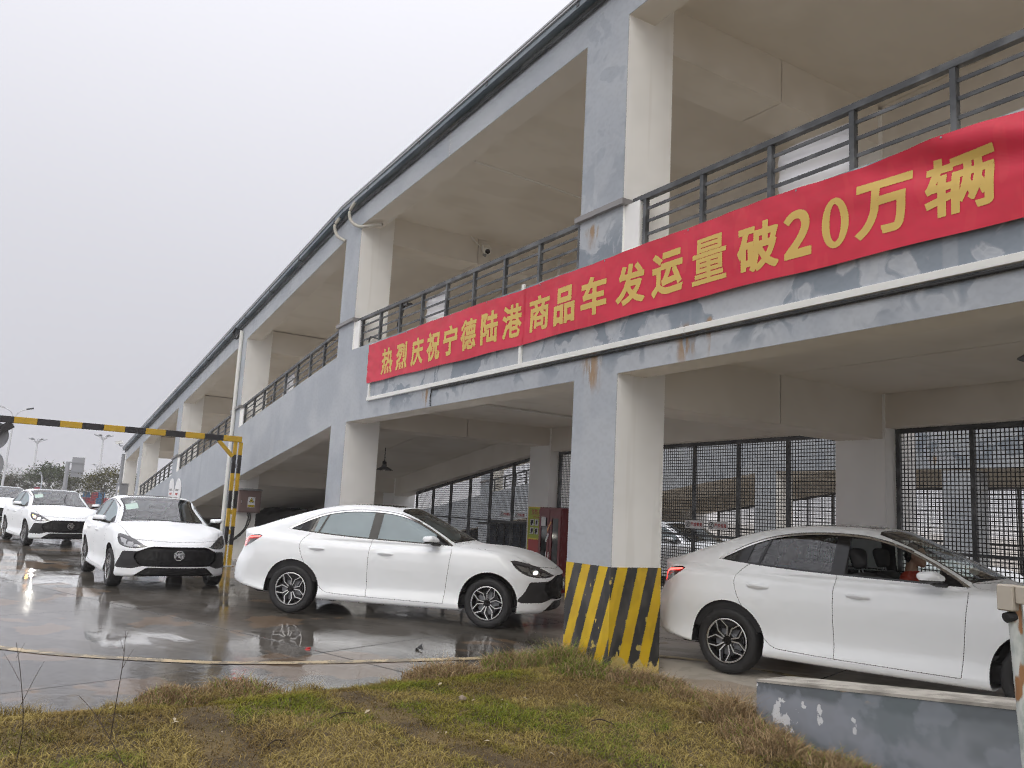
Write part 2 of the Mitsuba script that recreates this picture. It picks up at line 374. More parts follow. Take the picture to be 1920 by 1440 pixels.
def turf():
    N = 230000
    P = np.stack([rng.uniform(-.8, 5.2, N), rng.uniform(-7.6, .3, N)], -1)
    d2 = np.hypot(P[:, 0] - EYE[0], P[:, 1] - EYE[1])
    P = P[shapely.contains_xy(LAWN, P[:, 0], P[:, 1])]
    q = np.c_[P, 0 * P[:, 0]]
    a, b, c = meshkit.fbm(q * .8, 4, 1), meshkit.fbm(q * 2.2 + 4, 3, 2), meshkit.fbm(q * 6 + 9, 2, 3)
    dpath = shapely.distance(shapely.points(P), PATHS)
    bare = np.exp(-(dpath / .07) ** 2)
    clump = meshkit.fbm(q * 9, 2, 8)
    keep = rng.uniform(0, 1, len(P)) > .55 * bare + .25 * (clump < .42)
    P, q, a, b, c, bare, clump = (z[keep] for z in (P, q, a, b, c, bare, clump))
    mixg = sst(.40, .56, a * .6 + b * .4 + .10 * (c - .5))[:, None]
    col = STRAW * (1 - mixg) + OLIVE * mixg
    gg = sst(.54, .64, b + .25 * (c - .5))[:, None] * rng.uniform(0, 1, (len(P), 1))
    col = col * (1 - gg) + GREEN * gg
    dd = (sst(.55, .68, meshkit.fbm(q * 1.6 + 20, 3, 5))[:, None] * .8 + bare[:, None]).clip(0, 1) * rng.uniform(.4, 1, (len(P), 1))
    col = col * (1 - dd) + DEAD * dd
    h = (.026 + .03 * rng.uniform(0, 1, len(P)) ** 2) * (1 - .35 * bare) * (.7 + .8 * clump)
    P3 = np.c_[P, lawn_h(P[:, 0], P[:, 1]) - .004]
    return blades(P3, h, .0027, 1.5, col, 3)
(v_, f_), c_ = turf()
scene["grass"] = mikit.ply((v_, f_), M.grass, color=c_)
labels["grass"] = {"label": "short patchy turf of straw and olive blades covering the foreground", "category": "grass", "kind": "stuff"}
# ragged fringe along the edge of the lawn
e_ = np.array([_ring.interpolate(s).coords[0] for s in np.sort(rng.uniform(0, _ring.length, 60000))])
e_ = e_[(e_[:, 0] < 2.4) & (e_[:, 1] > -8) & (e_[:, 0] > -1.5)] 
e_ = e_ + rng.normal(0, .035, e_.shape)
k_ = meshkit.fbm(np.c_[e_ * 3, 0 * e_[:, 0]], 3, 4)
hh = (.02 + .11 * sst(.45, .7, k_)) * rng.uniform(.5, 1.1, len(e_))
cc_ = GREEN * (1 - sst(.4, .6, k_))[:, None] * .8 + STRAW * sst(.4, .6, k_)[:, None] * .85
(v_, f_), c_ = blades(np.c_[e_, lawn_h(e_[:, 0], e_[:, 1]) - .005], hh, .002, .9, cc_ + DEAD * .15, 5)
scene["edge_grass"] = mikit.ply((v_, f_), M.grass, color=c_)
labels["edge_grass"] = {"label": "ragged fringe of longer grass along the edge of the wet concrete", "category": "grass", "kind": "stuff"}

def tuft(x, y, r, h, label, green=.1, n=1500, sx=1.6):
    g = np.random.default_rng(int(abs(x * 1000) + abs(y * 100)))
    ang = g.uniform(0, 2 * np.pi, n); rr = r * np.sqrt(g.uniform(0, 1, n))
    P = np.stack([x + sx * rr * np.cos(ang) * .8, y + sx * rr * np.sin(ang)], -1)
    h = h * 1.25
    hb = h * (1 - .6 * (rr / r) ** 2) * g.uniform(.45, 1.1, n)
    col = np.where(g.uniform(0, 1, (n, 1)) < green, GREEN * 1.1, np.where(g.uniform(0, 1, (n, 1)) < .55, np.array([.36, .265, .15]), np.array([.245, .165, .09])))
    m, c = blades(np.c_[P, lawn_h(P[:, 0], P[:, 1]) - .01], hb, .0030, .8, col, int(g.integers(1e6)))
    k = thing("grass_tuft", label, "grass tuft", "dry grass tufts along the lawn edge")
    scene[k] = mikit.ply(m, M.grass, color=c)
tuft(-.20, -3.95, .17, .13, "small straw coloured tuft at the far left of the lawn edge")
tuft(-.22, -3.45, .22, .16, "second straw coloured tuft along the lawn edge from the left, beside the bare earth track", .15)
tuft(-.32, -1.62, .24, .20, "rounded brown tuft in front of the front wheel puddle at the lawn edge", .05, 2200)
tuft(-.62, -.62, .26, .20, "brown green tuft just left of the striped column foot", .3, 2200)
tuft(-.42, -.16, .30, .27, "tallest grass tuft, against the left foot of the striped column", .38, 3200)
tuft(.12, -.28, .26, .17, "greenish tuft in front of the striped column", .45, 2400)
tuft(.62, -.02, .26, .18, "brown tuft to the right of the striped column foot", .1, 2200)
tuft(1.22, .02, .24, .13, "low brown tuft midway between the striped column and the low wall", .1, 2000)
tuft(2.02, -.38, .22, .28, "tall rust brown tuft leaning on the left end of the low wall", .03, 2600, 1.3)
tuft(2.42, -.62, .20, .17, "brown tuft in front of the low wall near its left end", .05, 1800)
tuft(2.74, -.82, .17, .16, "pale straw tuft nearest to the camera in front of the low wall", .05, 1600)
tuft(3.1, -.66, .18, .12, "sparse tuft along the foot of the low wall", .1, 1200)

def stalk(label, pts, branches):
    k = thing("weed_stalk", label, "weed", "dead weed stalks at the left of the lawn")
    put(k, "stem", tube(curve3(pts, 5), np.linspace(.0035, .0012, (len(pts) - 1) * 5 + 1), 5), M.twig, smooth=True)
    for b in branches:
        put(k, "branch", tube(curve3(b, 4), np.linspace(.0016, .0007, (len(b) - 1) * 4 + 1), 4), M.twig, smooth=True)
stalk("thin dead weed stalk standing upright above the wet concrete", [(.94, -4.52, .08), (.935, -4.51, .30), (.95, -4.50, .55), (.945, -4.505, .72)], [[(.95, -4.50, .5), (.97, -4.47, .58), (.98, -4.45, .62)], [(.947, -4.503, .6), (.93, -4.53, .68)], [(.946, -4.504, .66), (.955, -4.49, .72)]])
stalk("dead weed stalk at the left edge of the photo", [(1.28, -5.02, .06), (1.30, -5.01, .3), (1.27, -5.05, .55), (1.24, -5.09, .72)], [[(1.28, -5.03, .4), (1.31, -4.98, .55), (1.33, -4.95, .63)], [(1.27, -5.05, .52), (1.22, -5.1, .6), (1.20, -5.14, .66)], [(1.25, -5.08, .64), (1.28, -5.05, .72)]])
stalk("bent dead weed stalk leaning over the turf", [(1.62, -4.50, .06), (1.45, -4.58, .20), (1.28, -4.66, .32), (1.15, -4.74, .40)], [[(1.45, -4.58, .2), (1.34, -4.50, .33), (1.30, -4.46, .4)], [(1.3, -4.65, .3), (1.18, -4.6, .36)]])
for k, (x, y, a, L) in enumerate([(1.7, -1.5, .4, .16), (1.05, -3.2, 1.9, .2), (2.2, -1.35, 2.6, .12), (2.4, -3.3, .9, .2), (1.5, -3.75, 2.2, .15)]):
    t = thing("twig", ["short dark twig lying on the turf below the striped column", "thin twig lying on the turf left of the middle", "dark twig on the turf in front of the tufts by the wall", "long twig at the bottom middle of the turf", "twig lying across the bare earth track"][k], "twig", "twigs lying on the turf")
    z = float(lawn_h(x, y)) + .03
    scene[t] = mikit.ply(tube(curve3([(x, y, z), (x + L * .5 * math.cos(a), y + L * .5 * math.sin(a), z + .02), (x + L * math.cos(a), y + L * math.sin(a) + .02, z)], 4), .004, 5), M.twig, smooth=True)
t = thing("stone", "small tan stone lying on the turf in the middle of the lawn", "stone")
st_ = trimesh.creation.icosphere(2, .03); st_.vertices *= [1.2, .9, .7]; st_.vertices += .012 * (meshkit.noise(st_.vertices * 60)[:, None] - .5); st_.apply_translation([.80, -2.05, float(lawn_h(.8, -2.05)) + .03])
scene[t] = mikit.ply(st_, M.stone, smooth=True)

# painted guide line on the concrete
def strip(pts, w, lift):
    p = curve3([(x, y, 0) for x, y in pts], 10)[:, :2]
    t = np.gradient(p, axis=0); t /= np.linalg.norm(t, axis=1, keepdims=True)
    nn = np.stack([-t[:, 1], t[:, 0]], -1)
    L, R = p + nn * w / 2, p - nn * w / 2
    v = np.stack([np.c_[L, pz(L[:, 0], L[:, 1]) + lift], np.c_[R, pz(R[:, 0], R[:, 1]) + lift]], 1).reshape(-1, 3)
    k = np.arange(len(p) - 1)[:, None] * 2
    return trimesh.Trimesh(v, np.concatenate([k + [0, 1, 3], k + [0, 3, 2]]), process=False)
k = thing("guide_line", "pale yellow painted line curving across the wet concrete in front of the lawn", "road marking")
scene[k] = mikit.ply(strip([(-5.6, -5.55), (-4.2, -5.55), (-3.35, -5.22), (-2.76, -4.755), (-2.425, -4.375), (-2.05, -3.825), (-1.70, -3.2), (-1.44, -2.2), (-1.29, -1.3), (-1.16, -.36), (-.98, .35), (-.6, 1.0), (.3, 1.55), (1.6, 1.75), (3.4, 1.8)], .13, .005), M.line_paint)
k = thing("litter", "scrap of red ribbon lying on the wet concrete", "litter")
scene[k] = mikit.ply(cat([tube(curve3([(-2.27 + .05 * i, -2.25 + .04 * math.sin(i * 2.1), .008 + .012 * (i % 2)) for i in range(4)], 4), [.010] * 13, 6), tube([(-2.1, -2.2, .01), (-1.95, -2.02, .008), (-1.88, -1.98, .008)], .005, 5)]), M.sign_red, smooth=True)
k = thing("leaf", "dark fallen leaf curled up on the wet concrete", "leaf")
lm = trimesh.Trimesh([[0, 0, .0], [.05, .05, .05], [.13, .03, .02], [.06, -.03, .03], [.02, .07, .07], [-.04, .05, .03]], [[0, 3, 1], [3, 2, 1], [0, 1, 4], [0, 4, 5]]); lm.apply_translation([-1.88, -1.15, .012])
scene[k] = mikit.ply(lm, M.cable)

fg_ = np.random.default_rng(21)
lv_, lf_ = [], []
for q in range(70):
    x, y = fg_.uniform(-.2, 3.4), fg_.uniform(-5.2, -.6)
    a, r = fg_.uniform(0, 6.3), fg_.uniform(.006, .020)
    u, w = np.array([math.cos(a), math.sin(a), .25]), np.array([-math.sin(a), math.cos(a), .1])
    c = np.array([x, y, float(lawn_h(x, y)) + .036])
    lv_ += [c - u * r * 1.6, c - w * r * .7 + [0, 0, .006], c + u * r * 1.6, c + w * r * .7 + [0, 0, .008], c]
    lf_ += [[5 * q + i, 5 * q + (i + 1) % 4, 5 * q + 4] for i in range(4)]
scene["leaf_litter"] = mikit.ply(trimesh.Trimesh(lv_, lf_, process=False), M.dry_leaf)
labels["leaf_litter"] = {"label": "crumbs of pale dead leaves scattered over the turf", "category": "litter", "kind": "stuff"}
# ------------------------------------------------------------------ the ramp buildings
BAY, CW, CD = 7.6, .743, .652
def zl(x):   # soffit of the lower front beam
    return np.where(x > -8.34, 2.97 + .004 * (x + 8), 2.94 + .1413 * (x + 8.36))
def zcurb(x):
    return np.where(x > -8.34, 4.28, 4.24 + .138 * (x + 8.34))
def zs(x):   # soffit of the roof beam
    return np.where(x > -8.3, 6.985 + .0457 * np.minimum(x, 9), 6.552 + .1375 * (x + 8.32))
def par(x0, x1, y0, y1, lo, hi, step=None):
    """Beam between x0 and x1 whose underside and top follow lo(x), hi(x)."""
    xs = np.array([x0, x1]) if step is None else np.unique(np.r_[x0, x1, [s for s in step if x0 < s < x1]])
    return prism(Polygon([(x, float(lo(x))) for x in xs] + [(x, float(hi(x))) for x in xs[::-1]]), y0, y1)

def ramp_building(key, dx, dy, cols, near):
    """cols: indices of the front columns, 0 the near one, growing to the left. near: with railings, meshes and other detail."""
    D = lambda m: m.apply_translation([dx, dy, 0])
    P = lambda name, m, mat, **k: put(key, name, D(m), mat, **k)
    S = lambda part, name, m, mat, **k: put(part, name, D(m), mat, **k)
    kink = [-8.34]
    xs_ = {k: (-BAY * k - CW, -BAY * k) for k in cols}
    XL = -34.9
    for k in cols:
        x0, x1 = xs_[k]
        xm = (x0 + x1) / 2
        top = float(zs(x0)) - .001 + .49
        c = P("column", bx(x0, x1, .006, CD, -.3, top), M.plaster)
        S(c, "front_render", prism(Polygon([(x0, -.3), (x1, -.3), (x1, float(zs(x1)) + .49), (x0, float(zs(x0)) + .49)]), 0, .006), M.render_blue)
        if float(zcurb(x0)) > 1.6:   # projecting cap where the handrail meets the column
            zc = float(zcurb(xm)) + .52
            sl = 0 if x0 > -8 else .138
            if k == 1: sl = .03
            cap = prism(Polygon([(x0 - .05, zc - sl * (CW / 2)), (x1 + .05, zc + sl * CW / 2), (x1 + .05, zc + .062 + sl * CW / 2), (x0 - .05, zc + .062 - sl * CW / 2)]), -.05, .17)
            S(c, "cap", cap, M.grey_paint)
            S(c, "pier", bx(x1, x1 + .24, .03, .30, float(zcurb(x1 + .2)) - .01, zc - .002), M.plaster)
        # cross beams, in two halves with a joint
        for name, base, dep, zz in (("cross_beam", zl, .30, None), ("roof_cross_beam", zs, .30, None)):
            if name == "cross_beam":
                bot, topz = float(zl(xm)) - (.275 if k == 0 else .045), float(zl(xm)) + .37
            else:
                bot, topz = float(zs(xm)) - .21, float(zs(xm)) + .36
            if bot > .35:
                for a, b in ((CD, 2.49), (2.505, 4.45)):
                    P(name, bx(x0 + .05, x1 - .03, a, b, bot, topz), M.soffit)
        P("rear_column", bx(x0, x1, 4.45, 5.1, -.3, max(1.0, float(zs(xm)) + .3)), M.plaster)
    # bays (to the right of each column), from right to left
    for k in list(cols) + [max(cols) + 1]:
        a = -BAY * k if k in cols else XL
        b = -BAY * (k - 1) - CW
        if k - 1 not in cols: b = a + BAY - CW
        if a >= b: continue
        lvl = [-8.34]
        j = 0 if a > -8 else 1
        lo = lambda x: np.maximum(zl(x), -.3)
        hi = lambda x: np.maximum(zcurb(x), .35)
        stp = [-8.34] + ([XL + .2 * i for i in range(60)] if a < -22 else [])
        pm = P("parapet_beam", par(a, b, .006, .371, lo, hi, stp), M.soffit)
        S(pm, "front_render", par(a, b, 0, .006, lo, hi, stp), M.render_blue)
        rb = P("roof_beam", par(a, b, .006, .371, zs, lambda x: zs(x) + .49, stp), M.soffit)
        mid = (a + b) / 2 if k > 0 else 3.4
        for p0, p1 in ((a, mid - .011), (mid + .011, b)):
            S(rb, "front_render", par(p0, p1, 0, .006, zs, lambda x: zs(x) + .49, stp), M.render_blue)
        # floor and roof slabs
        ceil = lambda x: np.maximum(zl(x) + .31, -.25)
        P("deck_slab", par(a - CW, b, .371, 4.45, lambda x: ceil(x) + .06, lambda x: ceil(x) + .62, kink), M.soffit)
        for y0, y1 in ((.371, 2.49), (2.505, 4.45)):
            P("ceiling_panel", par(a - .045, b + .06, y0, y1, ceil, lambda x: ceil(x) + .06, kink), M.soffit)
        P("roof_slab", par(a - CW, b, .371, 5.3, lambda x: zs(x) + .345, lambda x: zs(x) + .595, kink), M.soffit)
        # rear side
        rl = lambda x: np.where(x > -8.34, 2.865 + .008 * (x + .7), 2.765 + .1413 * (x + 8.34))
        if k >= 3:
            P("rear_wall", par(a, b, 4.5, 4.8, lambda x: -.3 + 0 * x, lambda x: zcurb(x) + .1), M.soffit)
            P("rear_roof_beam", par(a, b, 4.5, 4.8, zs, lambda x: zs(x) + .34, kink), M.soffit)
            if k != 4:
                P("rear_upper_wall", par(a, b, 4.5, 4.8, lambda x: zcurb(x) + .1, zs, kink), M.soffit)
        else:
            P("rear_beam", par(a, b, 4.47, 4.9, rl, lambda x: rl(x) + 1.35, kink), M.soffit)
            P("rear_upper_wall", par(a, b, 4.5, 4.8, lambda x: rl(x) + 1.35, lambda x: zs(x) + .34, kink), M.soffit)
    # gutter and roof edge, one run on the level part and one down the ramp
    for a, b in ((-8.31, 9.0 if near else 7.6), (XL - .3, -8.33)):
        G = lambda y0, y1, l, h: par(a, b, y0, y1, lambda x: zs(x) + l, lambda x: zs(x) + h, kink)
        P("roof_sheet", G(-.165, 5.4, .605, .63), M.roof_sheet)
        g = P("gutter", G(-.135, -.012, .495, .60), M.gutter)
        S(g, "lip", G(-.155, -.1355, .575, .603), M.roof_sheet)
        S(g, "bracket", cat([par(x, x + .05, -.142, -.01, lambda q: zs(q) + .485, lambda q: zs(q) + .601) for x in np.arange(a + 1.2, b - .3, 2.1)]), M.steel, kind="stuff")
        P("eaves_angle", G(-.034, -.004, .45, .492), M.galv)
        P("conduit", tube([(x, -.030, float(zs(x)) + .425) for x in (a, b)], .016, 10), M.steel, smooth=40)
    # railings
    for k in cols:
        a, b = -BAY * k + .02, -BAY * (k - 1) - CW - .02
        if a < -31: continue
        xs = [a + .28 + .81 * i for i in range(9) if a + .28 + .81 * i < b]
        zc = lambda x: float(zcurb(x))
        rail = put(key, "railing", D(bar((a + .1, .065, zc(a + .1) + .535), (b, .065, zc(b) + .535), .06, .055)), M.steel)
        for x in xs:
            S(rail, "post", bx(x - .022, x + .022, .04, .09, zc(x) - .01, zc(x) + .508), M.steel)
        for i in range(len(xs)):
            x1 = xs[i + 1] - .022 if i + 1 < len(xs) else b
            if x1 - xs[i] < .15: continue
            for h in (.405, .27, .13):
                S(rail, "bar", bar((xs[i] + .022, .065, zc(xs[i] + .022) + h), (x1, .065, zc(x1) + h), .014, .030), M.steel)
    # framed wire mesh in the lower rear openings
    for k in cols:
        if k > 2: continue
        a, b = -BAY * k + .0, -BAY * (k - 1) - CW
        if k == 2: a = -14.25
        rl = lambda x: float(np.where(x > -8.34, 2.865 + .008 * (x + .7), 2.765 + .1413 * (x + 8.34)))
        fr = put(key, "mesh_screen", D(cat([bar((a, 4.7, rl(a) - .03), (b, 4.7, rl(b) - .03), .06, .06), bar((a, 4.7, .06), (b, 4.7, .06), .05, .05)])), M.steel)
        ps = np.linspace(b - .03, a + .03, 8 if k != 2 else 7)[::-1]
        for x in ps:
            S(fr, "post", bx(x - .028, x + .028, 4.675, 4.725, .08, rl(x) - .03), M.steel)
        for i in range(len(ps) - 1):
            x0, x1 = ps[i] + .028, ps[i + 1] - .028
            S(fr, "rail", bar((x0, 4.7, 1.315), (x1, 4.7, 1.315), .04, .04), M.steel)
            w, wr = [], (.0125 if near else .009)
            nx, nz = int(round((x1 - x0) / .052)), int(2.85 / .052)
            for x in np.linspace(x0, x1, nx + 1)[1:-1]:
                w.append(bx(x - wr / 2, x + wr / 2, 4.694, 4.698, .06, rl(x) - .03))
            for j in range(1, nz):
                z = .06 + .052 * j
                xa, xb = x0, x1
                if z > rl(x0) - .05:
                    if z > rl(x1) - .05: continue
                    xa = x0 + (x1 - x0) * (z + .05 - rl(x0)) / (rl(x1) - rl(x0) + 1e-9)
                w.append(bx(xa, xb, 4.699, 4.703, z - wr / 2, z + wr / 2))
            S(fr, "wire_mesh", cat(w), M.black_plastic, kind="stuff")

A = "ramp_building"
COUNT[A] = 1
labels[A] = {"label": "two storey blue grey ramp building with white columns, sloping down to the left", "category": "building"}
ramp_building(A, 0, 0, [-1, 0, 1, 2, 3, 4], True)
hz = put(A + "__column_001", "hazard_stripes", cat([bx(-CW - .004, .004, -.004, CD + .004, -.3, 1.057)]), M.hazard)
B = "ramp_building_001"
COUNT[A] = 2
labels[B] = {"label": "second blue grey ramp building, seen through the wire mesh behind the cars", "category": "building"}
ramp_building(B, -1.3, 12.8, [-1, 0, 1, 2, 3], False)
put(B, "column", bx(-4.24, -3.55, 12.8, 13.4, -.3, 2.94), M.render_blue)
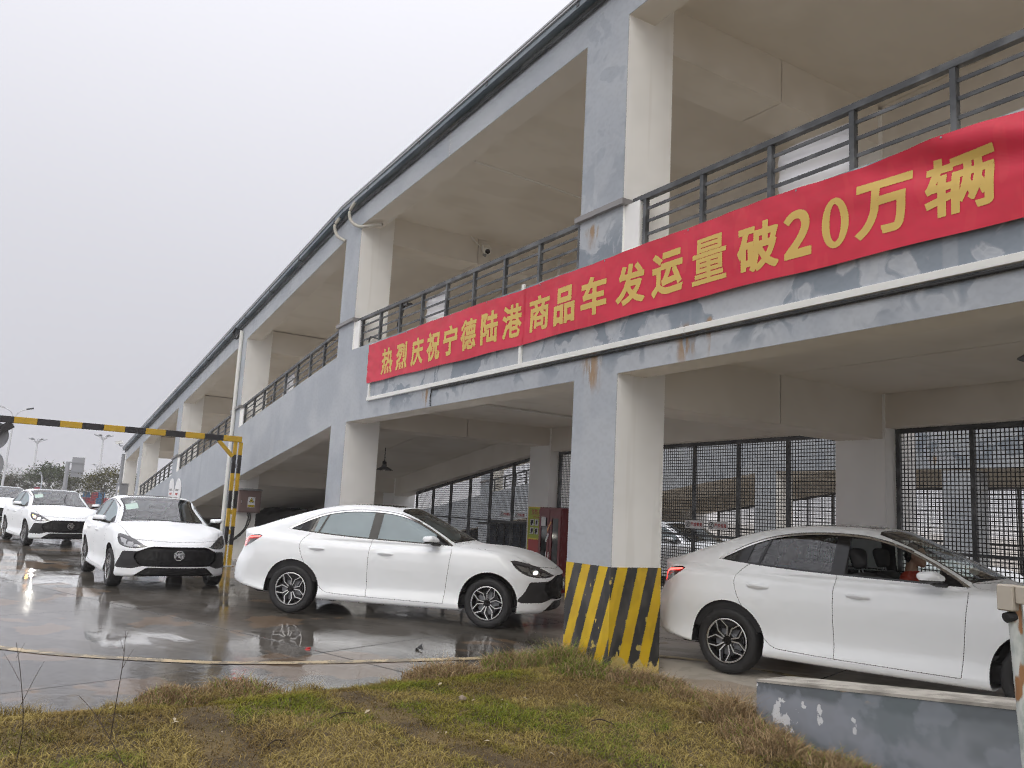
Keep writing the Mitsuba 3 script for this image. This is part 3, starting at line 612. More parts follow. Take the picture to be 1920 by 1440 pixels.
# end of the ramp
put(A, "end_wall", bx(-35.2, -34.9, 0, .5, -.3, 3.35), M.plaster)
GLYPHS = {'热':[[[1,-27,43,29,58,56,40,56,25,105,75,105,75,145,17,131,6,181,75,199,75,241,15,241,15,291,75,291,75,347,125,347,125,291,215,290,215,347,266,348,266,290,347,290,345,159,352,107,355,151,401,130,397,95,387,68,377,58,362,53,347,53,369,24,399,-26,350,-48,324,-2,286,52,320,66,308,83,300,115,291,100,278,93,238,123,217,92,200,75,174,58,184,3,187,-36,134,-43,133,-2,124,54,159,57,132,91,165,112,179,127,195,153,164,171,125,160,125,87,119,73,111,64,97,60,113,55,85,2,50,-46],[212,242,125,241,125,213,172,225,173,209,176,213,188,213,208,201],[297,142,295,242,263,242,254,173]],[[205,54,255,62,273,18,287,-31,236,-42,227,-8]]],'烈':[[[243,110,312,109,313,344,371,344,371,95,368,80,356,64,347,60,390,-2,401,-28,349,-52,322,-4,282,53,263,53]],[[236,308,293,308,293,120,236,120]],[[201,56,257,66,276,19,290,-34,234,-45,225,-9]],[[-4,-28,49,48,34,48,14,82,14,99,56,110,84,123,109,140,71,169,44,143,28,143,18,159,-2,181,56,238,80,276,15,276,15,331,236,331,236,276,143,276,139,267,190,267,200,270,233,258,216,194,194,149,169,116,130,83,94,64,119,57,89,2,51,-51],[105,210,146,181,162,215,109,215]],[[121,56,176,62,187,4,190,-38,132,-46,130,-2]]],'庆':[[[-8,-19,6,6,17,36,29,97,33,301,183,301,162,334,209,353,223,345,251,301,395,301,395,244,264,244,259,193,387,193,387,137,266,136,278,112,319,59,358,27,406,2,368,-48,315,-17,273,22,248,54,231,81,205,34,187,11,139,-28,101,-49,64,-7,44,-51],[204,244,90,244,90,193,199,193],[89,137,78,37,67,1,103,18,124,33,152,60,178,104,188,137]]],'祝':[[[17,71,-4,119,36,150,62,176,97,226,6,226,8,282,74,282,43,320,61,338,88,351,113,324,140,283,146,283,156,276,156,323,376,323,376,139,324,138,324,9,344,9,345,12,349,75,402,49,398,1,388,-28,378,-38,361,-44,304,-44,287,-40,274,-28,267,-3,266,139,255,139,252,101,243,59,227,19,207,-8,186,-27,151,-48,136,-44,122,-25,122,-46,66,-46,66,98,34,71],[156,220,130,175,156,148],[165,139,186,118,163,84,145,73,122,101,122,2,150,18,170,39,185,66,195,110,197,139],[213,195,319,194,319,268,213,268]]],'宁':[[[15,134,15,191,25,191,25,292,177,292,154,341,209,354,224,331,242,292,376,292,376,191,386,191,386,134,229,134,228,-9,220,-26,209,-36,181,-43,109,-44,88,15,169,15,170,134],[317,191,316,235,84,235,83,191]]],'德':[[[0,249,61,309,92,349,142,330,130,315,228,315,232,350,285,346,282,315,393,315,393,268,274,268,272,261,378,261,379,139,137,139,137,227,109,180,109,12,123,36,137,78,149,82,175,71,175,79,220,79,215,88,116,88,116,135,395,135,395,88,268,88,295,43,304,46,325,37,306,72,350,87,376,44,400,-9,354,-27,336,16,334,-2,325,-23,317,-32,299,-38,213,-38,188,-30,179,-18,175,1,175,40,166,15,143,-28,129,-28,109,-16,109,-43,59,-43,59,115,29,81,1,120,1,132,31,161,56,192,99,262,137,250,137,260,221,261,222,267,120,268,120,303,94,271,35,214,22,214],[290,39,251,23,224,72,224,9,287,9],[310,185,331,185,331,216,310,216],[246,185,266,185,266,216,246,216],[184,185,202,185,202,216,184,216]]],'陆':[[[17,334,134,335,167,314,119,209,141,180,141,194,239,195,239,236,158,236,158,292,239,292,239,349,297,349,297,292,372,292,374,236,297,235,297,194,397,194,397,138,297,138,297,32,326,32,326,127,382,127,382,-44,327,-44,326,-25,155,-25,154,88,149,73,134,58,113,50,73,49,73,-46,17,-46],[73,104,95,103,101,106,103,131,98,148,85,169,73,183],[73,234,90,278,73,278],[157,138,159,127,212,127,212,31,239,32,239,137]]],'港':[[[-2,199,22,234,34,237,74,217,96,201,96,225,167,226,167,250,113,250,113,260,99,253,71,277,29,301,21,313,49,347,104,317,126,299,167,299,167,347,218,347,219,299,273,299,274,347,326,347,326,299,386,299,386,250,326,250,326,227,397,226,397,176,334,176,356,147,373,131,402,112,402,100,379,73,366,70,331,101,330,60,353,47,375,41,371,1,365,-16,355,-28,344,-35,329,-39,203,-39,173,-29,162,-14,158,5,157,93,122,63,113,73,56,-43,11,-11,43,47,81,127,92,133,109,120,141,150,159,176,107,176,84,146,51,171],[327,45,208,44,209,11,317,9,322,13],[206,157,288,158,277,176,216,176],[208,92,280,91,281,110,209,111],[218,227,273,226,274,249,218,250]]],'商':[[[13,256,13,304,176,304,162,338,203,349,214,346,233,304,387,304,387,256,306,256,287,221,365,221,365,-9,359,-26,344,-36,327,-40,265,-41,247,3,315,4,315,98,301,85,284,101,284,8,162,8,161,-11,115,-11,115,93,100,82,88,101,87,-43,37,-43,36,220,117,221,99,255],[247,255,157,255,176,221,227,221],[315,140,315,173,271,173,312,142],[219,173,194,173,199,171,151,121,260,121,207,161],[137,173,88,173,88,135,126,162],[163,77,163,52,237,53,236,77]]],'品':[[[206,157,384,157,384,-44,327,-44,326,-25,262,-25,261,-47,206,-47],[263,33,326,33,325,101,262,100]],[[78,333,325,333,325,172,78,172],[135,230,265,229,266,276,136,277]],[[19,157,190,157,190,-43,133,-43,132,-25,76,-25,75,-47,19,-46],[76,33,132,33,131,101,76,101]]],'车':[[[10,87,189,89,189,121,105,121,83,119,58,112,38,168,59,179,92,234,17,235,17,292,119,292,145,355,206,338,186,292,384,292,384,235,248,235,248,177,357,177,357,121,249,121,249,88,390,88,391,30,249,30,248,-46,189,-46,188,30,10,30],[189,235,159,235,126,178,188,177]]],'发':[[[-9,24,51,69,89,110,109,141,136,202,83,202,48,193,32,243,46,254,57,275,79,341,139,330,126,287,113,259,153,259,169,352,185,352,231,343,216,259,300,259,254,312,259,327,296,349,365,270,348,259,386,259,386,202,202,202,196,187,323,188,354,173,339,127,319,90,283,45,321,26,355,15,394,6,401,-9,373,-50,332,-39,287,-23,236,6,182,-24,105,-50,76,2,151,25,190,46,169,69,153,94,119,51,95,27,60,-1,32,-19],[195,130,210,107,235,81,260,108,273,129]]],'运':[[[-2,-8,11,11,32,31,58,49,58,153,3,154,3,210,112,210,112,234,396,234,396,178,313,178,357,108,391,44,339,18,321,53,184,40,143,31,175,19,221,14,316,16,406,24,393,-17,391,-38,213,-43,179,-40,136,-28,89,2,78,-6,44,-48,28,-48],[140,33,123,84,140,95,157,120,185,177,115,178,115,49],[276,178,252,178,210,99,292,106,261,157,265,173]],[[138,269,138,325,368,325,368,269]],[[5,293,40,328,53,328,140,264,98,223,64,252]]],'量':[[[12,-29,12,8,178,9,177,17,45,17,45,52,178,53,178,61,57,61,57,175,347,175,347,61,222,61,221,53,356,52,356,17,222,17,221,9,389,8,389,-29],[221,94,303,93,304,101,222,102],[221,135,303,134,304,141,222,142],[99,94,177,93,178,101,100,102],[99,135,177,134,178,141,100,142]],[[14,179,14,216,387,216,386,179]],[[64,331,336,331,336,219,64,219],[107,252,291,251,292,258,108,259],[107,292,291,291,292,298,108,299]]],'破':[[[-5,132,16,163,33,202,52,273,7,273,7,329,169,329,169,288,244,288,244,350,299,350,299,288,364,289,395,279,368,188,381,182,365,128,336,68,318,45,366,15,397,3,397,-14,374,-43,362,-47,311,-21,280,4,245,-24,194,-50,178,-26,169,-45,153,-45,118,-22,131,4,87,4,87,-28,33,-28,33,86,22,71],[316,194,326,233,299,233,299,194],[161,273,110,273,93,206,159,206,159,113],[196,14,214,23,242,45,211,92,208,62],[248,139,268,102,280,86,298,114,308,138],[216,194,244,194,244,233,216,233],[87,60,105,60,104,151,87,150]]],'2':[[[-4,254,22,282,47,299,67,307,91,312,123,311,144,305,166,293,183,276,195,254,202,223,201,192,193,162,176,127,159,102,109,45,216,46,216,-14,4,-14,4,28,75,96,116,147,135,186,138,216,129,241,113,252,91,254,80,251,67,243,38,216]]],'万':[[[-8,-9,33,18,58,42,79,70,102,123,116,205,119,263,11,263,11,321,390,320,390,263,177,262,175,209,354,209,348,101,341,35,332,-3,315,-30,300,-39,277,-44,193,-43,187,-17,180,-5,180,15,233,12,270,12,274,15,284,57,291,152,168,152,162,118,147,74,131,41,107,6,80,-21,35,-51]]],'辆':[[[3,74,77,91,77,126,46,126,21,118,6,158,16,170,23,184,39,250,8,251,8,299,48,299,53,347,103,342,98,299,145,299,145,322,391,322,391,272,319,271,319,235,380,235,380,-12,370,-30,355,-38,341,-40,295,-40,281,6,332,6,333,44,321,36,305,82,301,67,279,18,266,18,242,44,252,63,243,83,213,18,201,29,201,-43,153,-43,153,60,125,52,125,-42,77,-42,77,40,15,25],[157,272,157,251,89,251,86,237,125,237,125,176,153,176,153,235,215,235,215,271],[153,126,125,125,125,103,153,108],[77,202,69,177,77,177],[317,156,332,128,332,187,319,187],[261,271,260,235,273,235,274,272],[258,152,269,131,274,187,260,187],[201,99,213,159,214,187,201,187]]],'严':[[[3,-12,23,20,35,59,39,189,87,189,50,269,83,281,36,282,36,320,368,320,368,282,316,281,352,271,304,190,380,189,380,150,82,150,78,65,62,1,38,-41],[284,190,265,197,309,281,262,281,262,190],[84,281,124,210,124,196,107,190,137,190,137,281],[179,281,178,190,219,189,220,281]]],'禁':[[[173,196,217,229,247,264,193,265,193,302,263,302,264,343,305,343,306,302,376,302,376,265,320,264,348,231,392,197,368,170,349,178,306,225,305,164,264,164,263,226,204,170,196,170]],[[20,66,20,104,381,104,381,66,223,66,221,-18,205,-34,173,-39,130,-39,117,-1,180,0,179,66]],[[257,41,290,64,379,-12,345,-35]],[[66,162,340,162,340,124,66,124]],[[6,194,56,237,75,264,24,265,24,302,91,302,91,343,131,343,132,302,186,302,186,265,139,264,196,224,171,194,131,228,131,164,91,164,90,222,35,165]],[[12,-9,62,26,97,64,137,51,103,10,51,-32,41,-32]]],'攀':[[[4,78,63,107,96,131,15,132,15,168,73,168,72,222,24,175,9,211,44,242,61,266,18,267,18,303,73,303,73,342,110,342,110,303,154,303,155,286,171,297,145,312,154,323,171,335,198,319,216,340,251,331,227,299,237,289,238,303,289,303,289,343,326,343,327,303,384,303,384,267,343,266,377,228,398,214,373,185,327,230,326,168,297,168,386,168,386,132,306,131,337,108,396,83,370,50,311,80,311,53,221,53,221,46,356,46,355,14,221,14,220,-15,209,-31,179,-38,131,-38,117,-4,180,-4,180,14,45,14,45,46,179,46,179,53,89,53,89,79,32,48],[289,168,288,227,260,194,246,192,221,172,197,197,182,184,188,182,179,168],[227,218,257,243,273,267,245,268,237,261,246,257,246,249,223,222],[110,168,133,168,142,181,128,194,167,219,154,229,132,207,110,231],[148,243,159,252,143,267,119,267],[176,256,194,244,211,264,201,274],[305,84,271,113,274,105,220,96,220,84],[247,132,152,132,137,117,172,120],[96,84,179,84,179,91,126,88,120,102]]],'爬':[[[3,-19,23,27,35,88,37,300,191,342,226,313,193,300,195,141,215,73,238,45,274,23,318,9,396,-1,379,-37,319,-32,260,-16,216,9,187,42,167,86,157,139,155,289,136,283,136,-35,97,-34,96,275,76,270,75,107,60,13,35,-42]],[[214,308,373,308,373,160,252,159,252,102,257,96,341,97,349,144,385,129,381,90,364,63,346,57,252,57,235,60,220,72,214,91],[310,271,311,198,335,198,334,271],[252,198,277,198,276,271,252,270]]],'倚':[[[0,177,57,248,101,341,142,331,130,301,233,301,236,339,281,339,277,301,379,301,379,263,266,260,375,206,378,198,363,180,390,180,390,141,354,140,354,-9,347,-27,317,-38,257,-39,244,-2,313,2,313,141,109,141,109,180,126,180,111,204,193,232,219,262,126,263,127,292,99,238,99,-38,58,-38,58,176,28,140,19,140],[172,180,338,180,247,226,214,198]],[[141,123,276,123,276,18,181,18,180,-6,141,-6],[180,53,237,52,237,87,180,88]]],'靠':[[[13,34,136,34,136,47,32,48,32,80,136,80,136,93,23,93,23,126,136,126,137,145,62,145,62,228,344,228,344,145,264,145,265,127,378,127,378,94,265,94,265,80,369,80,369,48,264,48,264,33,389,33,389,-1,265,-1,264,-39,223,-39,222,145,179,145,179,-38,137,-38,136,1,13,1],[104,178,301,177,302,195,105,196]],[[21,237,21,271,42,271,89,341,129,335,120,316,178,316,179,342,222,342,223,316,350,316,350,283,223,283,223,271,380,271,380,237],[91,271,178,271,179,282,101,283]]],'消':[[[294,246,342,333,383,317,331,231]],[[134,309,137,317,168,330,201,280,215,246,179,228,236,228,236,343,278,342,278,228,364,228,364,-4,351,-28,329,-35,276,-36,265,4,322,4,322,49,188,49,187,-38,146,-38,146,228,178,228],[188,187,188,157,323,158,323,188],[187,88,322,87,323,118,188,119]],[[25,311,52,340,103,309,128,283,101,256]],[[20,-11,91,127,99,127,125,103,56,-37]],[[10,208,34,232,75,209,112,179,87,147,10,200]]],'防':[[[27,325,137,328,163,312,150,275,250,275,232,333,272,341,293,275,387,275,387,235,248,234,246,186,363,185,356,35,351,1,332,-30,313,-37,248,-37,239,-5,239,4,301,3,307,8,316,61,319,146,242,146,224,66,192,9,133,-39,104,-8,161,39,189,95,201,151,206,234,143,235,143,254,121,201,151,153,157,127,152,72,131,53,79,48,68,87,105,87,117,100,112,145,79,194,111,285,67,285,67,-38,27,-38]]],'栓':[[[131,197,202,265,249,342,289,331,282,313,308,279,348,241,395,209,375,172,347,190,347,165,282,164,282,117,357,117,357,78,282,78,282,18,388,17,388,-22,144,-23,144,17,240,18,240,78,166,78,166,117,240,117,240,164,180,165,180,186,160,171],[330,204,260,277,200,205]],[[6,79,43,146,69,224,17,224,17,264,74,264,74,342,114,342,114,265,153,264,153,224,114,224,114,215,159,147,159,140,134,111,114,151,114,-38,74,-38,74,130,34,44,24,44]]],'当':[[[263,224,317,329,361,316,299,205,268,215]],[[40,21,310,22,309,71,61,71,61,112,310,113,309,158,48,158,48,200,177,200,177,342,222,342,222,200,354,200,354,-38,310,-39,309,-21,40,-21]],[[42,305,45,314,78,326,115,271,137,224,97,206,74,257]]],'心':[[[297,198,336,212,371,130,393,49,351,37,329,117]],[[112,230,155,230,157,13,265,11,273,24,280,92,288,92,320,77,312,8,295,-21,269,-31,155,-31,136,-27,120,-14,112,13]],[[128,302,154,329,163,327,228,278,275,233,244,203]],[[11,45,35,120,49,201,90,194,75,103,54,25,16,36]]],'触':[[[5,208,48,275,72,344,110,336,103,307,154,308,176,293,154,241,190,240,190,20,263,29,263,103,198,103,198,265,262,265,262,341,305,341,305,265,372,265,372,103,305,103,305,35,331,38,311,83,346,93,376,33,395,-25,357,-38,346,-1,190,-22,189,-13,182,-26,164,-33,135,-34,130,-14,130,-27,96,-27,95,62,70,62,56,-9,43,-36,34,-38,7,-22,33,59,36,184],[130,2,154,3,153,62,131,61],[303,142,334,142,333,228,303,227],[234,142,265,142,264,228,234,227],[131,99,154,99,154,135,131,135],[131,171,154,171,154,205,131,205],[75,240,112,240,125,271,89,271],[73,99,96,99,96,135,74,135],[74,171,96,171,96,205,74,205]]],'电':[[[44,46,44,284,174,284,175,342,218,342,219,284,352,284,352,80,392,60,384,8,367,-21,342,-31,220,-31,195,-23,182,-9,176,9,174,70,89,70,87,45],[350,70,219,70,220,18,232,11,333,12,344,27],[218,111,308,111,309,156,219,157],[218,198,308,197,309,241,219,242],[88,112,174,111,175,156,89,157],[88,198,174,197,175,241,89,242]]]}
# ------------------------------------------------------------------ lettering (outlines on a 400-unit em, clockwise rings with their holes)
def glyph_shape(ch):
    if ch == "0":
        g = shapely.affinity.scale(Point(110, 145).buffer(1, 24), 108, 158)
        h = shapely.affinity.scale(Point(110, 145).buffer(1, 24), 46, 118)
        return g.difference(h)
    return unary_union([Polygon(np.array(r[0]).reshape(-1, 2), [np.array(h).reshape(-1, 2) for h in r[1:]]).buffer(0) for r in GLYPHS[ch]])

def glyph_mesh(ch, w, h, fine=None):
    """Lettering in the xy plane, centred, w wide and h high."""
    g = glyph_shape(ch)
    x0, y0, x1, y1 = g.bounds
    g = shapely.affinity.translate(g, -(x0 + x1) / 2, -(y0 + y1) / 2)
    g = shapely.affinity.scale(g, w / (x1 - x0), h / (y1 - y0), origin=(0, 0))
    ms = [trimesh.creation.triangulate_polygon(p, engine="earcut") for p in getattr(g, "geoms", [g]) if p.area > 1e-9]
    v, f, at = [], [], 0
    for a, b in ms:
        v.append(np.c_[a, 0 * a[:, 0]]); f.append(b + at); at += len(a)
    v, f = np.vstack(v), np.vstack(f)
    if fine:
        v, f = trimesh.remesh.subdivide_to_size(v, f, fine)
    n = np.cross(v[f[:, 1]] - v[f[:, 0]], v[f[:, 2]] - v[f[:, 0]])
    f[n[:, 2] < 0] = f[n[:, 2] < 0][:, ::-1]
    return trimesh.Trimesh(v, f, process=False)

def on_wall(m, x, y, z, face="-y"):
    """A flat mesh drawn in xy, stood up: right along +x facing -y, or right along +y facing +x."""
    v = m.vertices
    if face == "-y":
        w = np.stack([x + v[:, 0], y - v[:, 2], z + v[:, 1]], -1)
    else:
        w = np.stack([x + v[:, 2], y + v[:, 0], z + v[:, 1]], -1)
    return trimesh.Trimesh(w, m.faces, process=False)

# ------------------------------------------------------------------ the banner
def wave(x, z):
    t = (z - 3.55) / .69
    r = sst(2.2, 4.0, x)
    y = .016 * np.sin(x * 2.1 + 1.5 * np.sin(x * .7)) * (.4 + .6 * (1 - np.abs(2 * t - 1)))
    y += r * .042 * np.sin(9.5 * (t + .42 * (x - 3.4)) + 1) * sst(.35, .85, t)
    l = sst(-6.0, -6.65, x)
    y += l * .005 * np.sin(24 * t + 6 * np.sin(x * 5)) + .004 * np.sin(17 * x + 9 * t) * sst(.7, 1, t)
    return -.050 + y
def edge_top(x): return 4.237 + .004 * (x + 6.7) * .6 + .010 * np.sin(x * 1.2) + .006 * np.sin(x * 3.9)
def edge_bot(x): return 3.552 + .010 * np.sin(x * .9 + 1) + .005 * np.sin(x * 4.4)
bn = thing("banner", "long red banner with golden Chinese lettering hung along the upper parapet", "banner")
bxs, bts = np.arange(-6.66, 8.6, .03), np.linspace(0, 1, 25)
X_, T_ = np.meshgrid(bxs, bts, indexing="ij")
Z_ = edge_bot(X_) * (1 - T_) + edge_top(X_) * T_
bm = grid_mesh(bxs, bts, lambda a, b: 0 * a)
bm.vertices = np.stack([X_, wave(X_, Z_), Z_], -1).reshape(-1, 3)
put(bn, "cloth", bm, M.banner, smooth=True)
for ch, x, z, w in zip("热烈庆祝宁德陆港商品车发运量破20万辆",
        [-5.86, -5.29, -4.72, -4.17, -3.63, -3.11, -2.57, -2.04, -1.44, -.915, -.37, .215, .76, 1.325, 1.885, 2.29, 2.64, 3.04, 3.61],
        [3.858, 3.862, 3.862, 3.864, 3.872, 3.876, 3.886, 3.876, 3.882, 3.878, 3.884, 3.89, 3.89, 3.89, 3.868, 3.880, 3.876, 3.892, 3.90],
        [.44, .43, .43, .43, .42, .42, .42, .43, .43, .42, .44, .44, .45, .43, .44, .27, .24, .46, .49]):
    g = glyph_mesh(ch, w, .43 if ch not in "20" else .40, .055)
    v = g.vertices
    xx, zz = x + v[:, 0], z + v[:, 1] + .03 * v[:, 0] * 0
    g.vertices = np.stack([xx, wave(xx, zz) - .0035, zz], -1)
    put(bn, "character", g, M.gold)
put(bn, "seam", trimesh.Trimesh(*(lambda zz: (np.concatenate([np.stack([0 * zz + x, wave(0 * zz + x, zz) - .004, zz], -1) for x in (-1.80, -1.77)]), [[i, 13 + i, 14 + i] for i in range(12)] + [[i, 14 + i, i + 1] for i in range(12)]))(np.linspace(3.56, 4.235, 13)), process=False), M.banner)
for x in np.arange(-6.4, 7.6, 1.24):
    put(bn, "eyelet", disc([x, wave(x, 4.22) - .004, edge_top(x) - .018], [0, 1, 0], .008, .004, 12), M.grey_metal)
fr = thing("white_trunking", "white plastic trunking running below and behind the red banner", "cable trunking")
for a, b in ((-6.62, -4.28), (-4.27, 1.0), (1.006, 5.0), (5.006, 9.0)):
    put(fr, "strip", bx(a, b, -.045, -.001, 3.262, 3.322, .003), M.pvc)
put(fr, "strip", bx(-6.62, -6.565, -.03, -.001, 3.324, 4.25, .003), M.pvc)
put(fr, "strip", bx(-1.88, -1.825, -.03, -.001, 3.324, 4.315, .003), M.pvc)
put(fr, "cable", tube([(-4.2, -.02, 3.235), (9, -.02, 3.235)], .014, 8), M.cable, smooth=True)
put(fr, "cable", tube(curve3([(-4.21, -.016, 3.235), (-4.24, -.016, 3.1), (-4.22, -.016, 2.99)], 5), .009, 6), M.cable, smooth=True)

# sheets tied behind the railings
for x0, x1, zc, lab in ((1.94, 2.70, 4.30, "white sheet tied behind the railing above the right end of the banner lettering"), (-4.86, -4.16, 4.30, "white sheet tied behind the railing above the left part of the banner"), (-12.0, -11.3, 3.74, "small white sheet tied behind the sloping railing")):
    k = thing("white_sheet", lab, "sheet", "white sheets tied behind the railings")
    xs, ts = np.linspace(x0, x1, 24), np.linspace(0, 1, 24)
    m = grid_mesh(xs, ts, lambda a, b: 0 * a)
    a_, t_ = m.vertices[:, 0], m.vertices[:, 1]
    sl = 0 if x0 > -8 else .138
    m.vertices = np.stack([a_, .135 + .012 * np.sin(t_ * 15 + 3 * (a_ - x0)) + .01 * np.sin(a_ * 8), zc + .45 * t_ + sl * (a_ - x0)], -1)
    scene[k] = mikit.ply(m, M.white_board, smooth=True)

# ------------------------------------------------------------------ fittings on the building
def pendant(x, y, z, top, label):
    k = thing("pendant_lamp", label, "lamp", "enamelled pendant lamps under the ramp building")
    a = np.linspace(0, 2 * np.pi, 29)[:-1]
    prof = [(.035, .13), (.05, .11), (.06, .07), (.12, .04), (.20, .0), (.205, -.008), (.19, .002), (.05, .06), (0, .07)]
    m = trimesh.creation.revolve(np.array(prof), sections=32); m.apply_translation([x, y, z])
    put(k, "lamp_shade", m, M.steel, smooth=40)
    put(k, "rod", tube([(x, y, z + .12), (x, y, top)], .012, 8), M.steel, smooth=True)
    put(k, "fitting", tube([(x, y, z + .10), (x, y, z + .18), (x, y, z + .2)], [.05, .05, .02], 12), M.black_plastic, smooth=40)
    b = trimesh.creation.icosphere(2, .045); b.apply_translation([x, y, z + .02])
    put(k, "bulb", b, M.pvc, smooth=True)
pendant(-11.2, 2.36, 2.33, 2.84, "pendant lamp hanging under the sloping ramp behind the second white column")
pendant(3.14, 2.0, 3.05, 3.3, "pendant lamp under the deck at the right edge of the photo")
pendant(-3.0, 2.3, 2.75, 3.28, "pendant lamp hanging behind the striped column under the deck")
pendant(-1.55, .95, 5.55, 6.95, "pendant lamp on the upper floor beside the left edge of the near column")
pendant(-21.0, 2.4, 3.8, 4.95, "pendant lamp on the upper ramp beyond the third column")

def cctv(x, y, z, d, label, mat=None):
    k = thing("security_camera", label, "security camera", "security cameras fixed to the ramp building")
    d = np.array(d, float); d /= np.linalg.norm(d)
    c = np.array([x, y, z])
    put(k, "housing", bar(c - d * .19, c + d * .19, .12, .11), M.pvc)
    put(k, "hood", bar(c - d * .17 + [0, 0, .065], c + d * .24 + [0, 0, .065], .145, .014), M.pvc)
    put(k, "lens", disc(c + d * .196, d, .05, .012), M.gloss_black)
    put(k, "bracket", tube(curve3([c + [0, 0, -.06], c + [0, .0, -.15] - d * .06, c - d * .24 + [0, 0, -.17]], 5), .026, 8), M.grey_metal, smooth=True)
    return k
cctv(-7.40, 2.55, 6.67, (.75, -.25, -.45), "white security camera on the upper cross beam behind the second column")
put(A, "conduit", tube(curve3([(-7.62, .7, 6.965), (-7.60, 1.5, 6.96), (-7.60, 2.25, 6.955), (-7.59, 2.32, 6.9), (-7.55, 2.5, 6.75)], 6), .013, 6), M.pvc, smooth=True)
cctv(-35.6, -.25, 3.72, (-.8, -.5, -.1), "small security camera on the low far end of the ramp roof")
k = thing("floodlight", "black floodlight on a bracket behind the railing at the left end of the banner", "floodlight")
put(k, "head", bar((-6.35, .32, 4.93), (-5.75, .24, 4.83), .10, .05), M.black_plastic)
put(k, "stand", tube(curve3([(-6.2, .3, 4.35), (-6.28, .3, 4.6), (-6.2, .3, 4.75), (-6.1, .3, 4.9)], 5), .03, 8), M.black_plastic, smooth=True)
put(k, "cable", tube(curve3([(-6.9, .04, 4.33), (-6.8, .02, 4.40), (-6.68, .03, 4.38), (-6.5, .05, 4.33)], 5), .014, 6), M.cable, smooth=True)
k = thing("loudspeaker", "small grey loudspeaker box behind the railing left of the near column", "loudspeaker")
put(k, "case", bx(-1.68, -1.42, .9, 1.1, 4.62, 4.80, .02), M.grey_paint)
put(k, "bracket", bx(-1.72, -1.68, .95, 1.05, 4.3, 4.82), M.black_plastic)
for zz_, pts_ in ((3.262, ((-5.30, .40), (-5.36, 2.2), (-5.58, 4.44))), (7.09, ((-4.66, .40), (-4.78, 2.2), (-4.98, 4.48)))):
    put(A, "conduit", tube([(x_, y_, zz_) for x_, y_ in pts_], .022, 8), M.pvc, smooth=True)
# drain hoses at the gutter and rain pipes
for pts in ([(-7.70, -.10, 7.13), (-7.86, -.16, 6.93), (-7.83, -.12, 6.74), (-7.62, -.03, 6.605), (-7.35, .10, 6.585), (-7.2, .24, 6.60)], [(-8.55, -.10, 7.02), (-8.66, -.15, 6.86), (-8.60, -.10, 6.66), (-8.38, -.01, 6.52)]):
    put(A, "drain_hose", tube(curve3(pts, 7), .030, 10), M.hose, smooth=True)
put(A, "rain_pipe", tube([(-15.62, -.05, z) for z in (5.88, 2.0, 0)], .05, 12), M.pvc, smooth=40)
put(A, "drain_hose", tube(curve3([(-15.95, -.10, 6.06), (-16.15, -.15, 5.85), (-16.0, -.08, 5.72), (-15.75, -.06, 5.82), (-15.62, -.05, 5.88)], 5), .03, 8), M.cable, smooth=True)
put(A, "rain_pipe", tube([(-35.25, -.06, z) for z in (3.2, 0)], .08, 12), M.grey_metal, smooth=40)
put(A, "rain_pipe", tube([(-35.75, .0, z) for z in (3.2, 0)], .05, 12), M.pvc, smooth=40)

def hazard_label(parent, x, y, z, w, face, text="当心触电"):
    L = lambda n, m, mat, o: put(parent, n, on_wall(m, x, y, z, face) if o is None else on_wall(m, *o, face), mat)
    def rect(w_, h_, cy, d):
        v = np.array([[-w_ / 2, cy - h_ / 2, d], [w_ / 2, cy - h_ / 2, d], [w_ / 2, cy + h_ / 2, d], [-w_ / 2, cy + h_ / 2, d]])
        return trimesh.Trimesh(v, [[0, 1, 2], [0, 2, 3]], process=False)
    h = w * 1.45
    lb = put(parent, "warning_label", on_wall(rect(w, h, 0, .002), x, y, z, face), M.white_paper)
    tri = lambda r, cy, d: trimesh.Trimesh([[r * math.cos(a), cy + r * math.sin(a), d] for a in (math.pi / 2, math.pi * 7 / 6, math.pi * 11 / 6)], [[0, 1, 2]], process=False)
    put(lb, "symbol", on_wall(tri(w * .42, h * .13, .003), x, y, z, face), M.black_paint)
    put(lb, "symbol", on_wall(tri(w * .31, h * .13, .004), x, y, z, face), M.sign_yellow)
    bolt = trimesh.Trimesh(np.array([[.02, .18, .005], [-.10, -.02, .005], [0, -.01, .005], [-.04, -.18, .005], [.09, .03, .005], [-.01, .02, .005]]) * [w, w, 1] + [0, h * .12, 0], [[0, 1, 5], [1, 2, 5], [5, 2, 4], [2, 3, 4]], process=False)
    put(lb, "symbol", on_wall(bolt, x, y, z, face), M.black_paint)
    put(lb, "caption", on_wall(rect(w * .94, h * .2, -h * .36, .003), x, y, z, face), M.sign_yellow)
    for i, ch in enumerate(text):
        m = glyph_mesh(ch, w * .18, h * .13); m.vertices += [w * .215 * (i - 1.5), -h * .36, .004]
        put(lb, "character", on_wall(m, x, y, z, face), M.black_paint)

